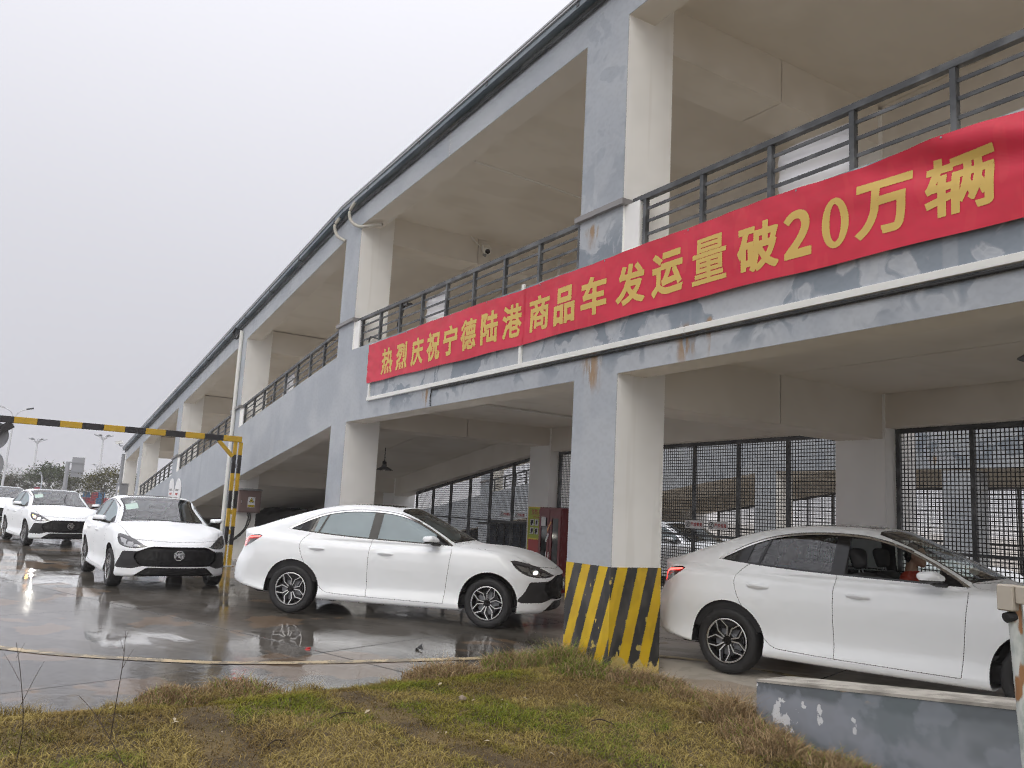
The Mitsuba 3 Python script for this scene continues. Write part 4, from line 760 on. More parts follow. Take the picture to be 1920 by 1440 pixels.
k = thing("electrical_box", "stainless electrical box with a yellow warning label beside the striped gantry post", "electrical box")
put(k, "case", bx(-15.195, -15.02, .14, .70, 1.17, 1.72, .008), M.box_steel)
put(k, "door", bx(-15.018, -15.005, .165, .675, 1.19, 1.66, .003), M.box_steel)
put(k, "rain_hood", prism(Polygon([(-15.2, 1.722), (-14.96, 1.722), (-14.96, 1.735), (-15.2, 1.77)]), .12, .72), M.grey_metal)
put(k, "handle", bx(-15.004, -14.985, .20, .215, 1.40, 1.48), M.chrome)
hazard_label(k, -15.004, .46, 1.43, .18, "+x")
for i in range(2):
    put(k, "cable", tube(curve3([(-15.1, .42 + .05 * i, 1.17), (-15.08, .44 + .05 * i, 1.0), (-15.08, .36 + .04 * i, .75), (-15.1, .18 + .05 * i, .55), (-15.12, .02 + .03 * i, .42)], 6), .018, 8), M.cable, smooth=True)
k = thing("electrical_box", "grey electrical cabinet with a yellow warning label at the low far end of the ramp", "electrical box")
put(k, "case", bx(-34.0, -32.9, -.36, -.02, .0, 1.82, .01), M.grey_metal)
put(k, "rain_hood", bx(-34.05, -32.85, -.40, 0, 1.822, 1.86), M.grey_metal)
hazard_label(k, -33.2, -.362, 1.45, .36, "-y")
for i, (x, lab) in enumerate(((-23.1, "left one of two white leaf shaped notice boards on the ramp wall"), (-22.1, "right one of two white leaf shaped notice boards on the ramp wall"))):
    k = thing("notice_board", lab, "notice board", "white leaf shaped boards on the ramp wall")
    a = np.linspace(0, 2 * np.pi, 40, endpoint=False)
    s = -1 if i == 0 else 1
    sh = Polygon(np.c_[x + .47 * np.cos(a) * (1 + .18 * np.cos(2 * a) * s), 1.48 + .55 * np.sin(a) + .14 * s * np.cos(a) * np.abs(np.cos(a))])
    put(k, "board", prism(sh, -.035, -.012), M.white_paper)
    for j, (dz, w) in enumerate(((.18, .5), (.05, .42), (-.08, .5), (-.2, .3))):
        put(k, "text_line", cat([bx(x - w / 2 + q * w / 5, x - w / 2 + (q + .7) * w / 5, -.038, -.0355, 1.48 + dz - .035, 1.48 + dz + .035) for q in range(5)]), M.sign_red if j % 2 else M.grey_paint)

# notices on the mesh, two and two
def mesh_sign(x, z, text, label):
    k = thing("notice_sign", label, "sign", "white notices hung on the wire mesh")
    put(k, "plate", bx(x - .21, x + .21, 4.655, 4.664, z - .065, z + .065), M.white_paper)
    put(k, "symbol", on_wall(trimesh.creation.annulus(.043, .052, .001, sections=32), x - .14, 4.652, z), M.black_paint)
    put(k, "symbol", on_wall(cat([bar((-.03, -.03, 0), (.03, .03, 0), .008, .001), trimesh.creation.cylinder(radius=.010, height=.001, transform=trimesh.transformations.translation_matrix([0, .018, 0])), bar((0, .012, 0), (-.004, -.02, 0), .014, .001), bar((-.004, -.015, 0), (.014, -.034, 0), .007, .001)]), x - .14, 4.651, z), M.black_paint)
    for i, ch in enumerate(text):
        put(k, "character", on_wall(glyph_mesh(ch, .058, .062), x - .045 + .067 * i, 4.652, z), M.sign_red)
mesh_sign(-3.63, 1.49, "严禁攀爬", "left notice with red lettering on the mesh behind the near white car")
mesh_sign(-3.10, 1.49, "严禁倚靠", "right notice with red lettering on the mesh behind the near white car")
mesh_sign(-9.55, 1.47, "严禁攀爬", "left notice with red lettering on the mesh left of the lime green poster")
mesh_sign(-8.95, 1.47, "严禁倚靠", "right notice with red lettering on the mesh, partly behind the lime green poster's column")

k = thing("fire_poster", "lime green fire hydrant poster with six small pictures on the rear column", "poster")
def face_rect(x0, x1, z0, z1, y): return trimesh.Trimesh([[x0, y, z0], [x1, y, z0], [x1, y, z1], [x0, y, z1]], [[0, 1, 2], [0, 2, 3]], process=False)
put(k, "board", bx(-8.27, -7.64, 4.425, 4.445, .70, 1.66), M.sign_yellow)
put(k, "sheet", face_rect(-8.245, -7.665, 1.02, 1.635, 4.423), M.sign_lime)
put(k, "panel", face_rect(-8.235, -7.675, .73, .995, 4.423), M.sign_red)
for i, ch in enumerate("消防栓"):
    put(k, "character", on_wall(glyph_mesh(ch, .105, .115), -8.085 + .128 * i, 4.421, 1.555), M.sign_red)
put(k, "caption", face_rect(-8.08, -7.83, 1.445, 1.46, 4.421), M.sign_red)
for i in range(6):
    x, z = -8.17 + .175 * (i % 3), 1.34 - .17 * (i // 3)
    put(k, "picture", face_rect(x, x + .125, z - .065, z + .065, 4.421), M.white_paper)
    put(k, "picture_figure", cat([face_rect(x + .015 + .02 * (i % 2), x + .075, z - .055, z + .04, 4.4195), face_rect(x + .05, x + .11 - .02 * (i % 3), z - .02, z + .05, 4.4188)]), M.dark_cloth)
k = thing("fire_cabinet", "dark red fire cabinet with glass doors beside the rear column", "fire cabinet")
put(k, "case", bx(-7.50, -6.72, 4.20, 4.46, .05, 1.66, .006), M.cabinet_red)
for x0, x1 in ((-7.48, -7.12), (-7.10, -6.74)):
    d = put(k, "door", prism(sbox(x0, .08, x1, 1.63).difference(sbox(x0 + .07, .25, x1 - .07, 1.45)), 4.175, 4.198), M.cabinet_red)
    put(d, "window", bx(x0 + .071, x1 - .071, 4.188, 4.194, .251, 1.449), M.gloss_black)
put(k, "notice", face_rect(-7.40, -7.24, 1.29, 1.47, 4.172), M.white_paper)
put(k, "handle", bx(-7.16, -7.145, 4.14, 4.175, .62, .80), M.chrome)
put(k, "handle", bx(-7.075, -7.06, 4.14, 4.175, .62, .80), M.chrome)
put(k, "sticker", on_wall(bar((-.09, -.13, 0), (.0, .03, 0), .05, .001), -7.13, 4.171, 1.12), M.sign_lime if False else M.white_paper)
put(k, "sticker", on_wall(bar((-.06, -.10, 0), (.06, .08, 0), .035, .001), -7.12, 4.171, 1.30), M.lamp_amber)

# dark shed and heap behind
k = thing("shed", "low dark shed behind the wire mesh beyond the lime green poster", "shed")
put(k, "wall", bx(-13.6, -9.6, 6.6, 8.6, -.2, 1.25), M.ctn_dark)
for i in range(10):
    put(k, "wall_rib", bx(-13.5 + .4 * i, -13.46 + .4 * i, 6.57, 6.598, -.2, 1.25), M.black_plastic)
put(k, "roof", prism(Polygon([(-13.8, 1.15), (-9.4, 1.33), (-9.4, 1.38), (-13.8, 1.20)]), 6.4, 8.8), M.steel)
put(k, "door", bx(-10.9, -10.1, 6.56, 6.585, -.1, 1.1), M.gloss_black)
k = thing("covered_heap", "heap of rubble under dark sheeting below the sloping ramp", "heap")
hx, hy = np.linspace(-25, -14.2, 150), np.linspace(1.3, 4.45, 60)
hm = grid_mesh(hx, hy, lambda X, Y: -.10 + 1.25 * sst(1.3, 3.0, Y) * sst(-25, -23, X) * sst(-14.2, -16.5, X) * (.75 + .42 * meshkit.fbm(np.stack([X * 1.5, Y * 1.5, 0 * X], -1), 4, 2)) + .30 * np.abs(meshkit.fbm(np.stack([X * 2.6, Y * 2.6, 0 * X], -1), 4, 9) - .5))
scene[k] = mikit.ply(hm, M.tarp, smooth=25)

# ------------------------------------------------------------------ low wall, post, gantry
k = thing("low_wall", "low peeling blue grey wall with a bare concrete top in front of the near white car", "wall")
wt = lambda x: .43 + .11 * (x - 2.18)
put(k, "wall_body", prism(Polygon([(2.18, -.2), (12, -.2), (12, wt(12) - .02), (2.18, wt(2.18) - .02)]), -.36, 0), M.wall_paint)
put(k, "coping", prism(Polygon([(2.172, wt(2.172) - .019), (12, wt(12) - .019), (12, wt(12)), (2.178, wt(2.178))]), -.366, .006), M.wall_top)
k = thing("gate_post", "leaning rusty galvanised post with a small box on top in front of the low wall", "post")
pb, pt_ = np.array([4.325, -.78, 0.0]), np.array([4.252, -.78, 1.24])
put(k, "post", tube([pb, pt_], .036, 20), M.rusty, smooth=40)
put(k, "box", bx(4.205, 4.285, -.86, -.76, 1.185, 1.315, .006), M.beige_box)
put(k, "arm", bx(4.288, 4.60, -.84, -.77, 1.225, 1.312, .004), M.beige_box)
put(k, "bolt", disc([4.252, -.825, 1.155], [-.3, -.8, -.2], .026, .05, 16), M.rubber)

k = thing("height_gantry", "black and yellow striped height limit gantry across the lane at the foot of the ramp", "gantry")
gx = -13.2
seg = [-.39 - .416 * i for i in range(14)]
for i in range(13):
    put(k, "beam", bx(gx - .06, gx + .06, seg[i + 1] + .0006, seg[i], 2.80, 2.93, .006), M.yellow_paint if i % 2 == 0 else M.black_paint)
zz = [2.80, 2.50, 2.08, 1.68, 1.28, .87, .46, .0]
for s in (-1, 1):
    for i in range(7):
        put(k, "post", bx(gx - .04, gx + .04, -.455 + s * .062 - .04, -.455 + s * .062 + .04, zz[i + 1] + .0006, zz[i] - (.001 if i == 0 else 0), .005), M.yellow_paint if i % 2 == 0 else M.black_paint)
        put(k, "post", bx(gx - .04, gx + .04, -5.56 + s * .062 - .04, -5.56 + s * .062 + .04, zz[i + 1] + .0006, zz[i] - (.001 if i == 0 else 0), .005), M.yellow_paint if i % 2 == 1 else M.black_paint)
for y in (-.455, -5.56):
    for z in (.75, 1.20, 2.25):
        put(k, "cross_piece", bx(gx - .03, gx + .03, y - .0215, y + .0215, z - .05, z + .05), M.grey_metal if z > 2 else M.yellow_paint)
    put(k, "base_plate", bx(gx - .2, gx + .2, y - .13, y + .13, -.05, .004), M.rusty)
put(k, "brace", bar((gx, -.90, 2.80), (gx, -.56, 2.46), .10, .075), M.yellow_paint)
put(k, "brace", bar((gx, -4.98, 2.78), (gx, -5.5, 2.40), .11, .16), M.black_paint)
for i, (y, z, lab) in enumerate(((-5.31, 2.52, "upper grey round sign seen from behind on the left gantry post"), (-5.33, 1.95, "lower grey round sign seen from behind on the left gantry post"))):
    t = thing("round_sign", lab, "sign", "round signs on the left gantry post")
    put(t, "plate", disc([gx - .15, y, z], [1, 0, 0], .29, .012, 48), M.sign_back)
    put(t, "rim", trimesh.creation.torus(.29, .011, 48, 8, transform=trimesh.geometry.align_vectors([0, 0, 1], [1, 0, 0])).apply_translation([gx - .15, y, z]), M.grey_metal, smooth=True)
    put(t, "bracket", bx(gx - .135, gx - .041, y - .25, y + .02, z - .02, z + .02), M.grey_metal)
# ---------------------------------------------------------------- car shape

def pch(*pts):
    a = np.array(pts, float)
    f = PC(a[:, 0], a[:, 1], extrapolate=False)
    return lambda x: f(np.clip(x, a[0, 0], a[-1, 0]))

HOOD = pch((-1.06, 1.0), (-.9, 1.07), (-.6, 1.06), (0, 1.035), (1, 1.0), (2.0, 1.0), (2.3, 1.035), (2.6, 1.02), (3.0, .965), (3.3, .875), (3.45, .80), (3.55, .735), (3.62, .68))
PLAN = pch((-1.1, .845), (-.7, .885), (-.2, .905), (.6, .915), (1.5, .918), (2.4, .912), (2.9, .90), (3.3, .87), (3.6, .81))
SECT = pch((.15, .05), (.21, .008), (.27, .0), (.34, .022), (.42, .03), (.55, .018), (.68, .003), (.76, 0), (.86, .008), (.95, .024), (1.02, .048), (1.1, .085), (1.2, .14))
ROOF = pch((-1.1, .98), (-.95, 1.055), (-.73, 1.13), (-.33, 1.275), (.08, 1.395), (.48, 1.47), (.85, 1.50), (1.15, 1.498), (1.42, 1.47), (1.6, 1.405), (1.9, 1.27), (2.2, 1.125), (2.36, 1.045), (2.7, .87), (3.0, .7))
BELT = pch((-1.0, .56), (-.7, .68), (-.3, .775), (.2, .825), (1.0, .845), (2.0, .835), (2.4, .80))
FRONT = pch((.1, 3.40), (.2, 3.52), (.25, 3.565), (.36, 3.575), (.5, 3.60), (.62, 3.60), (.70, 3.575), (.78, 3.51), (.9, 3.38), (1.1, 3.2))
REAR = pch((.15, -.85), (.25, -.97), (.33, -1.035), (.45, -1.055), (.62, -1.035), (.74, -.985), (.82, -.955), (.93, -.94), (1.0, -.945), (1.06, -.965), (1.1, -.95), (1.3, -.8))
BOT = pch((-1.06, .36), (-.8, .335), (-.45, .27), (0, .215), (2.2, .2), (3.0, .2), (3.55, .215))

def smax(a, b, k):
    h = np.maximum(k - np.abs(a - b), 0) / k
    return np.maximum(a, b) + h * h * k * .25

def smin(a, b, k):
    return -smax(-a, -b, k)

def sst(a, b, x):
    t = np.clip((x - a) / (b - a), 0, 1)
    return t * t * (3 - 2 * t)

def car_f(x, y, z):
    y = np.abs(y)
    flare = .014 * (np.exp(-((x) / .42) ** 2) + np.exp(-((x - 2.69) / .42) ** 2)) * np.exp(-((z - .62) / .22) ** 2)
    crease = .010 * np.exp(-((z - (.30 + .02 * x)) / .05) ** 2) * sst(.3, .7, x) * sst(2.4, 2.0, x)
    side = (y - (PLAN(x) - SECT(z) + flare + crease)) * .97
    top = (z - (HOOD(x) - .055 * y * y + .018 * np.exp(-((y - .62) / .12) ** 2) * sst(2.4, 2.8, x) * sst(3.5, 3.1, x))) * .95
    body = smax(side, top, .07)
    xs = x + .24 * y * y * sst(1.1, 1.7, x) - .20 * y * y * sst(.5, -.2, x)
    slope = .32 + .55 * sst(.5, -.9, x)
    gs = (y - (BELT(x) - .40 * np.abs(z - 1.0) - .10 * np.maximum(z - 1.0, 0) ** 2)) * .92
    gt = (z - (ROOF(xs) - .085 * y * y)) * (1 / np.sqrt(1 + (sst(1.4, 1.6, x) * .45) ** 2))
    green = smax(gs, gt, .10)
    f = smin(body, green, .035)
    f = smax(f, (x - (FRONT(z) - .60 * (y / .92) ** 3.2)) * .85, .045)
    f = smax(f, (REAR(z) + .42 * (y / .92) ** 3.4 - x) * .9, .05)
    return smax(f, BOT(x) - z, .04)

def car_grid(step=.022, nth=104, cap=40):
    """Right/left half (y >= 0) of the body as a grid of points on the zero set of car_f."""
    th = np.linspace(-np.pi / 2, np.pi / 2, nth)
    xa, xb, zc = -.45, 3.0, .66
    n = int((xb - xa) / step)
    cx = np.r_[np.full(cap, xa), np.linspace(xa, xb, n), np.full(cap, xb)]
    ph = np.r_[np.linspace(-np.pi / 2, 0, cap + 1)[:-1], np.zeros(n), np.linspace(0, np.pi / 2, cap + 1)[1:]]
    C, P = cx[:, None], ph[:, None]
    d = np.stack([np.sin(P) + 0 * th[None], np.cos(P) * np.cos(th)[None], np.cos(P) * np.sin(th)[None]], -1)
    c = np.stack([C + 0 * th[None], 0 * C * th[None], zc + 0 * C * th[None]], -1)
    lo, hi = np.zeros(d.shape[:2]), np.full(d.shape[:2], 1.35)
    for _ in range(34):
        m = (lo + hi) / 2
        p = c + d * m[..., None]
        inside = car_f(p[..., 0], p[..., 1], p[..., 2]) < 0
        lo, hi = np.where(inside, m, lo), np.where(inside, hi, m)
    p = c + d * ((lo + hi) / 2)[..., None]
    a, b = p.shape[:2]
    i, j = np.meshgrid(np.arange(a - 1), np.arange(b - 1), indexing="ij")
    q = np.stack([i * b + j, (i + 1) * b + j, (i + 1) * b + j + 1, i * b + j + 1], -1).reshape(-1, 4)
    v = p.reshape(-1, 3)
    f = np.vstack([q[:, [0, 1, 2]], q[:, [0, 2, 3]]])
    ar = np.linalg.norm(np.cross(v[f[:, 1]] - v[f[:, 0]], v[f[:, 2]] - v[f[:, 0]]), axis=1)
    f = f[ar > 1e-9]
    e, g = 2e-3, []
    for k in range(3):
        s = np.zeros(3); s[k] = e
        g.append(car_f(*(v + s).T) - car_f(*(v - s).T))
    nrm = np.stack(g, -1)
    nrm /= np.linalg.norm(nrm, axis=1, keepdims=True) + 1e-12
    fn = np.cross(v[f[:, 1]] - v[f[:, 0]], v[f[:, 2]] - v[f[:, 0]])
    flip = (fn * nrm[f].mean(1)).sum(1) < 0
    f[flip] = f[flip][:, ::-1]
    return v, f, nrm

def compact(v, f, n):
    u, inv = np.unique(f, return_inverse=True)
    return v[u], inv.reshape(-1, 3), n[u]

def clip(m, poly, ax, keep):
    """Splits a surface (v, f, n) along the outline of poly, seen along one axis (ax: the two axes of the plane). keep(centres, normals): which
    triangles the outline may cut. Returns (inside, outside)."""
    v, f, n = m
    if not len(f):
        return m, m
    c = v[f].mean(1)
    ok = keep(c, n[f].mean(1))
    P = ax(v) if callable(ax) else v[:, ax]
    x0, y0, x1, y1 = poly.bounds
    t = P[f]
    ok &= (t[..., 0].max(1) >= x0) & (t[..., 0].min(1) <= x1) & (t[..., 1].max(1) >= y0) & (t[..., 1].min(1) <= y1)
    shapely.prepare(poly)
    vin = np.zeros(len(v), bool)
    uv = np.unique(f[ok])
    vin[uv] = shapely.contains_xy(poly, P[uv, 0], P[uv, 1])
    idx = np.where(ok)[0]
    tri = shapely.polygons(np.concatenate([t[idx], t[idx][:, :1]], 1)) if len(idx) else np.array([])
    cross = shapely.intersects(poly.boundary, tri) if len(idx) else np.zeros(0, bool)
    full = idx[~cross & vin[f[idx]].all(1)]
    cut = idx[cross]
    isin = np.zeros(len(f), bool); isin[full] = True
    iscut = np.zeros(len(f), bool); iscut[cut] = True
    nv, nn, base = [], [], len(v)
    fi, fo = [f[isin]], [f[~isin & ~iscut]]
    for k, tr in zip(cut, tri[cross]):
        a, b, cc = v[f[k]]
        n3 = n[f[k]]
        A = P[f[k]]
        M = np.array([A[1] - A[0], A[2] - A[0]]).T
        det = np.linalg.det(M)
        if abs(det) < 1e-9:
            (fi if poly.contains(Point(A.mean(0))) else fo).append(f[k][None])
            continue
        Mi = np.linalg.inv(M)
        for part, out in ((tr.intersection(poly), fi), (tr.difference(poly), fo)):
            for g in getattr(part, "geoms", [part]):
                if g.geom_type != "Polygon" or g.area < 1e-10:
                    continue
                if g.interiors:
                    tt = [q for q in shapely.ops.triangulate(g) if g.contains(q.centroid)]
                    rings = [np.array(q.exterior.coords)[:3] for q in tt]
                else:
                    ring = np.array(g.exterior.coords)[:-1]
                    if len(ring) == 3:
                        rings = [ring]
                    else:
                        # fan if convex, ear clipping by Delaunay otherwise
                        cr = np.cross(np.roll(ring, -1, 0) - ring, np.roll(ring, -2, 0) - np.roll(ring, -1, 0))
                        if (cr > -1e-14).all() or (cr < 1e-14).all():
                            rings = [ring[[0, q, q + 1]] for q in range(1, len(ring) - 1)]
                        else:
                            rings = [np.array(q.exterior.coords)[:3] for q in shapely.ops.triangulate(g) if g.contains(q.centroid)]
                for r in rings:
                    w = (r - A[0]) @ Mi.T
                    w3 = np.c_[1 - w.sum(1), w]
                    pts = w3 @ v[f[k]]
                    if np.cross(pts[1] - pts[0], pts[2] - pts[0]) @ np.cross(b - a, cc - a) < 0:
                        w3, pts = w3[::-1], pts[::-1]
                    m3 = w3 @ n3
                    nv.append(pts); nn.append(m3 / np.linalg.norm(m3, axis=1, keepdims=True))
                    out.append(np.arange(base, base + 3)[None]); base += 3
    V = np.vstack([v] + nv) if nv else v
    N = np.vstack([n] + nn) if nn else n
    ins, outs = (np.vstack([x for x in L]).astype(int) for L in (fi, fo))
    return compact(V, ins, N), compact(V, outs, N)

def mirrored(m):
    v, f, n = m
    s = np.array([1, -1, 1.])
    return v * s, f[:, ::-1], n * s

def both(m):
    a, b = m, mirrored(m)
    return np.vstack([a[0], b[0]]), np.vstack([a[1], b[1] + len(a[0])]), np.vstack([a[2], b[2]])

def join(*ms):
    v, f, n, at = [], [], [], 0
    for m in ms:
        v.append(m[0]); f.append(m[1] + at); n.append(m[2]); at += len(m[0])
    return np.vstack(v), np.vstack(f), np.vstack(n)

def off(m, d):
    return m[0] + m[2] * d, m[1], m[2]

def curve(pts, n=12):
    """Smooth open curve through points (Catmull-Rom)."""
    p = np.array(pts, float)
    q = np.vstack([2 * p[0] - p[1], p, 2 * p[-1] - p[-2]])
    out = []
    for i in range(1, len(q) - 2):
        t = np.linspace(0, 1, n, endpoint=False)[:, None]
        a, b, c, d = q[i - 1], q[i], q[i + 1], q[i + 2]
        out.append(.5 * (2 * b + (c - a) * t + (2 * a - 5 * b + 4 * c - d) * t ** 2 + (3 * b - a - 3 * c + d) * t ** 3))
    return np.vstack(out + [p[-1:]])

# outlines in the side view (x forward from the rear axle, z up)
WTOP = curve([(-.155, 1.105), (.0, 1.185), (.18, 1.272), (.42, 1.352), (.72, 1.398), (1.05, 1.408), (1.35, 1.385), (1.6, 1.315), (1.82, 1.215), (2.02, 1.105), (2.17, 1.01)])
WBOT = curve([(2.17, 1.01), (1.6, 1.02), (1.1, 1.032), (.6, 1.05), (.2, 1.075), (-.155, 1.105)])
DLO = Polygon(np.vstack([WTOP, WBOT[1:-1]])).buffer(0)
def arch_outline(cx, r=.385):
    a = np.linspace(-.35, np.pi + .35, 48)
    return Polygon(np.c_[cx + r * np.cos(a), .325 + r * np.sin(a)].tolist() + [(cx - r * .98, .0), (cx + r * .98, .0)])
BLINE = curve([(1.10, 1.45), (1.085, 1.2), (1.07, 1.04), (1.055, .9), (1.05, .7), (1.05, .5), (1.055, .285)])
FLINE = curve([(2.14, 1.03), (2.17, .95), (2.155, .8), (2.13, .55), (2.10, .28)])
RLINE = curve([(.22, 1.09), (.13, 1.02), (.085, .95), (.085, .86), (.14, .72), (.26, .54), (.37, .40), (.45, .33), (.53, .305)])
SILL = curve([(.53, .305), (1.055, .287), (2.10, .272)])

def car_parts():
    side = lambda c, n: (n[:, 1] > .25) & (c[:, 1] > .35)
    XZ, YZ, XY = [0, 2], [1, 2], [0, 1]
    m = car_grid()
    low = lambda c, n: c[:, 1] > .5
    for cx in (0, 2.69):
        _, m = clip(m, arch_outline(cx), XZ, low)
    out = {}
    # side windows
    win, m = clip(m, DLO, XZ, lambda c, n: (n[:, 1] > .10) & (c[:, 1] > .3) & (c[:, 2] > .97))
    trim_ring = DLO.difference(DLO.buffer(-.024))
    glass, frame = clip(win, DLO.buffer(-.016), XZ, lambda c, n: c[:, 1] > 0)
    topband = Polygon(np.vstack([WTOP + [0, .03], WTOP[::-1] - [0, .001]])).buffer(0)
    chrome, frame = clip(frame, topband.buffer(.022), XZ, lambda c, n: c[:, 1] > 0)
    bp = LineString(BLINE[:26]).buffer(.062)
    cp = Polygon([(.225, 1.0), (.30, 1.0), (.46, 1.45), (.40, 1.45)])
    cp2 = Polygon([(-.02, 1.0), (.135, 1.0), (.285, 1.45), (.16, 1.45)])
    fp = Polygon([(1.93, .9), (2.4, .9), (2.4, 1.6), (1.93, 1.6)])
    pil, glass = clip(glass, bp, XZ, lambda c, n: c[:, 1] > 0)
    pil2, glass = clip(glass, cp.buffer(-.02), XZ, lambda c, n: c[:, 1] > 0)
    pil3, glass = clip(glass, cp2, XZ, lambda c, n: c[:, 1] > 0)
    pil4, glass = clip(glass, fp, XZ, lambda c, n: c[:, 1] > 0)
    out["window_trim"] = off(join(pil, pil2, pil3, pil4, frame), .001)
    out["chrome_strip"] = off(chrome, .004)
    box = lambda a, b: Polygon([(a, .9), (b, .9), (b, 1.6), (a, 1.6)])
    ff, rest = clip(glass, box(1.08, 2.4), XZ, lambda c, n: c[:, 1] > 0)
    rr, qq = clip(rest, Polygon([(.18, .9), (1.08, .9), (1.08, 1.6), (.33, 1.6)]), XZ, lambda c, n: c[:, 1] > 0)
    out["front_window"], out["rear_window_side"], out["quarter_window"] = (off(g, -.006) for g in (ff, rr, qq))
    seam, m = clip(m, (lambda w: Polygon(np.vstack([w + [0, .010], w[::-1] + [0, .003]])).buffer(0))(WTOP[(WTOP[:, 0] > 0) & (WTOP[:, 0] < 1.7)]), XZ, lambda c, n: (n[:, 1] > .06) & (c[:, 1] > .3) & (c[:, 2] > .95))
    # lamps
    head = Polygon(np.vstack([curve([(2.955, .872), (3.04, .872), (3.22, .83), (3.38, .765), (3.505, .695)], 8), curve([(3.505, .695), (3.43, .668), (3.3, .668), (3.16, .70), (3.04, .775), (2.955, .872)], 8)[1:-1]])).buffer(0)
    lamp, m = clip(m, head, XZ, lambda c, n: (c[:, 1] > .36) & (c[:, 0] > 2.8))
    out["headlight"] = lamp
    tail = Polygon(curve([(-1.2, .855), (-.86, .845), (-.80, .815), (-.74, .84), (-.62, .895), (-.50, .975), (-.51, 1.0), (-.60, 1.0), (-.72, .965), (-.82, .935), (-1.2, .935)], 6)).buffer(0)
    lamp, m = clip(m, tail, XZ, lambda c, n: (c[:, 1] > .25) & (c[:, 0] < -.3))
    out["taillight"] = lamp
    # front end
    fr = lambda c, n: (c[:, 0] > 3.0) & (n[:, 0] > .02)
    grille = Polygon([(-.1, .70), (.40, .70), (.47, .685), (.60, .625), (.64, .60), (.655, .52), (.60, .43), (.54, .395), (.44, .385), (-.1, .385)])
    intake = Polygon([(.58, .622), (.78, .612), (.80, .60), (.855, .40), (.86, .365), (.84, .345), (.66, .345), (.60, .365), (.52, .393), (.58, .43), (.63, .52), (.62, .60)]).buffer(.012).buffer(-.012)
    lip = Polygon([(-.1, .368), (.45, .368), (.48, .355), (.62, .245), (.63, .1), (-.1, .1)])
    grille = grille.buffer(.03).buffer(-.06).buffer(.03)
    grille = grille.union(sbox(-.1, .385, .3, .70))
    g, m = clip(m, grille, YZ, fr)
    out["grille_panel"] = off(g, -.035)
    out["grille_rim"] = g
    g, m = clip(m, intake, YZ, fr)
    out["intake"] = g
    g, m = clip(m, lip, YZ, fr)
    out["lower_grille"] = off(g, -.02)
    # panel gaps
    gaps = unary_union([LineString(l).buffer(.0024) for l in (BLINE[24:], FLINE[3:], RLINE[2:], SILL)])
    gap, m = clip(m, gaps, XZ, lambda c, n: (n[:, 1] > .5) & (c[:, 1] > .5))
    hoodline = curve([(2.33, 0), (2.31, .3), (2.24, .55), (2.17, .70), (2.30, .755), (2.65, .775), (2.95, .765), (3.16, .715), (3.31, .63), (3.42, .47), (3.475, .25), (3.488, 0)], 10)
    hood = Polygon(np.vstack([hoodline, [(3.488, -.1), (2.33, -.1)]])).buffer(0)
    hg, m = clip(m, LineString(hoodline[8:]).buffer(.0026), XY, lambda c, n: (n[:, 2] > .35) & (c[:, 0] > 2.1) & (c[:, 2] > .6))
    out["panel_gap"] = off(join(gap, hg, seam), -.008)
    # doors
    fd = Polygon(np.vstack([BLINE, SILL[12:], FLINE[::-1], [(2.14, 1.06), (1.1, 1.5)]])).buffer(0)
    rd = Polygon(np.vstack([RLINE, SILL[:13], BLINE[::-1], [(.22, 1.5)]])).buffer(0)
    dk = lambda c, n: (n[:, 1] > .4) & (c[:, 1] > .6) & (c[:, 2] < 1.12)
    out["front_door"], m = clip(m, fd, XZ, dk)
    out["rear_door"], m = clip(m, rd, XZ, dk)
    # top
    out["hood"], m = clip(m, hood, XY, lambda c, n: (n[:, 2] > .35) & (c[:, 0] > 2.1) & (c[:, 2] > .6))
    # the windscreen, cut in (x, angle about the car's axis), where its steep edges stay well shaped
    XT = lambda v: np.c_[v[:, 0], np.arctan2(v[:, 2] - .66, v[:, 1])]
    def top_z(x, y):
        lo, hi = .7, 1.7
        for _ in range(36):
            q = (lo + hi) / 2
            lo, hi = (q, hi) if car_f(np.array(x), np.array(y), np.array(q)) < 0 else (lo, q)
        return lo
    def side_t(x):      # angle of the upper edge of the side windows
        z = np.interp(x, WTOP[:, 0], WTOP[:, 1]); lo, hi = .2, 1.2
        for _ in range(36):
            q = (lo + hi) / 2
            lo, hi = (q, hi) if car_f(np.array(x), np.array(q), np.array(z)) < 0 else (lo, q)
        return math.atan2(z - .66, lo)
    th_ = lambda pts: [(x, math.atan2(top_z(x, y) - .66, y)) for x, y in pts]
    up = th_(curve([(1.42, -.02), (1.412, .3), (1.385, .50)], 8))
    lowr = th_(curve([(2.17, .68), (2.225, .52), (2.285, .25), (2.305, -.02)], 8))
    edge_ = [(x, side_t(x) + .070) for x in np.linspace(1.40, 2.12, 24)]
    ws = Polygon(up + edge_ + lowr).buffer(0)
    if ws.geom_type != "Polygon": ws = max(ws.geoms, key=lambda q: q.area)
    tk = lambda c, n: (c[:, 0] > 1.2) & (c[:, 2] > .9)
    g, m = clip(m, ws, XT, tk)
    mid_ = sbox(1.45, 1.5, 2.27, 1.7)
    g, edge = clip(g, ws.buffer(-.022).union(mid_), XT, tk)
    out["windscreen"], out["windscreen_edge"] = g, edge
    sr = Polygon([(.62, -.1), (1.34, -.1), (1.325, .3), (1.28, .44), (.65, .44)]).buffer(.02)
    out["sunroof"], m = clip(m, sr, XY, lambda c, n: (n[:, 2] > .5) & (c[:, 2] > 1.3))
    rw = Polygon(np.vstack([[(-.62, -.1), (-.62, 0)], curve([(-.62, 0), (-.58, .3), (-.48, .50), (-.2, .54), (.12, .545), (.18, .3), (.2, 0)], 8), [(.2, -.1)]])).buffer(0)
    g, m = clip(m, rw, XY, lambda c, n: (n[:, 2] > .3) & (c[:, 2] > 1.05))
    out["rear_screen"] = g
    out["body"] = m
    return out

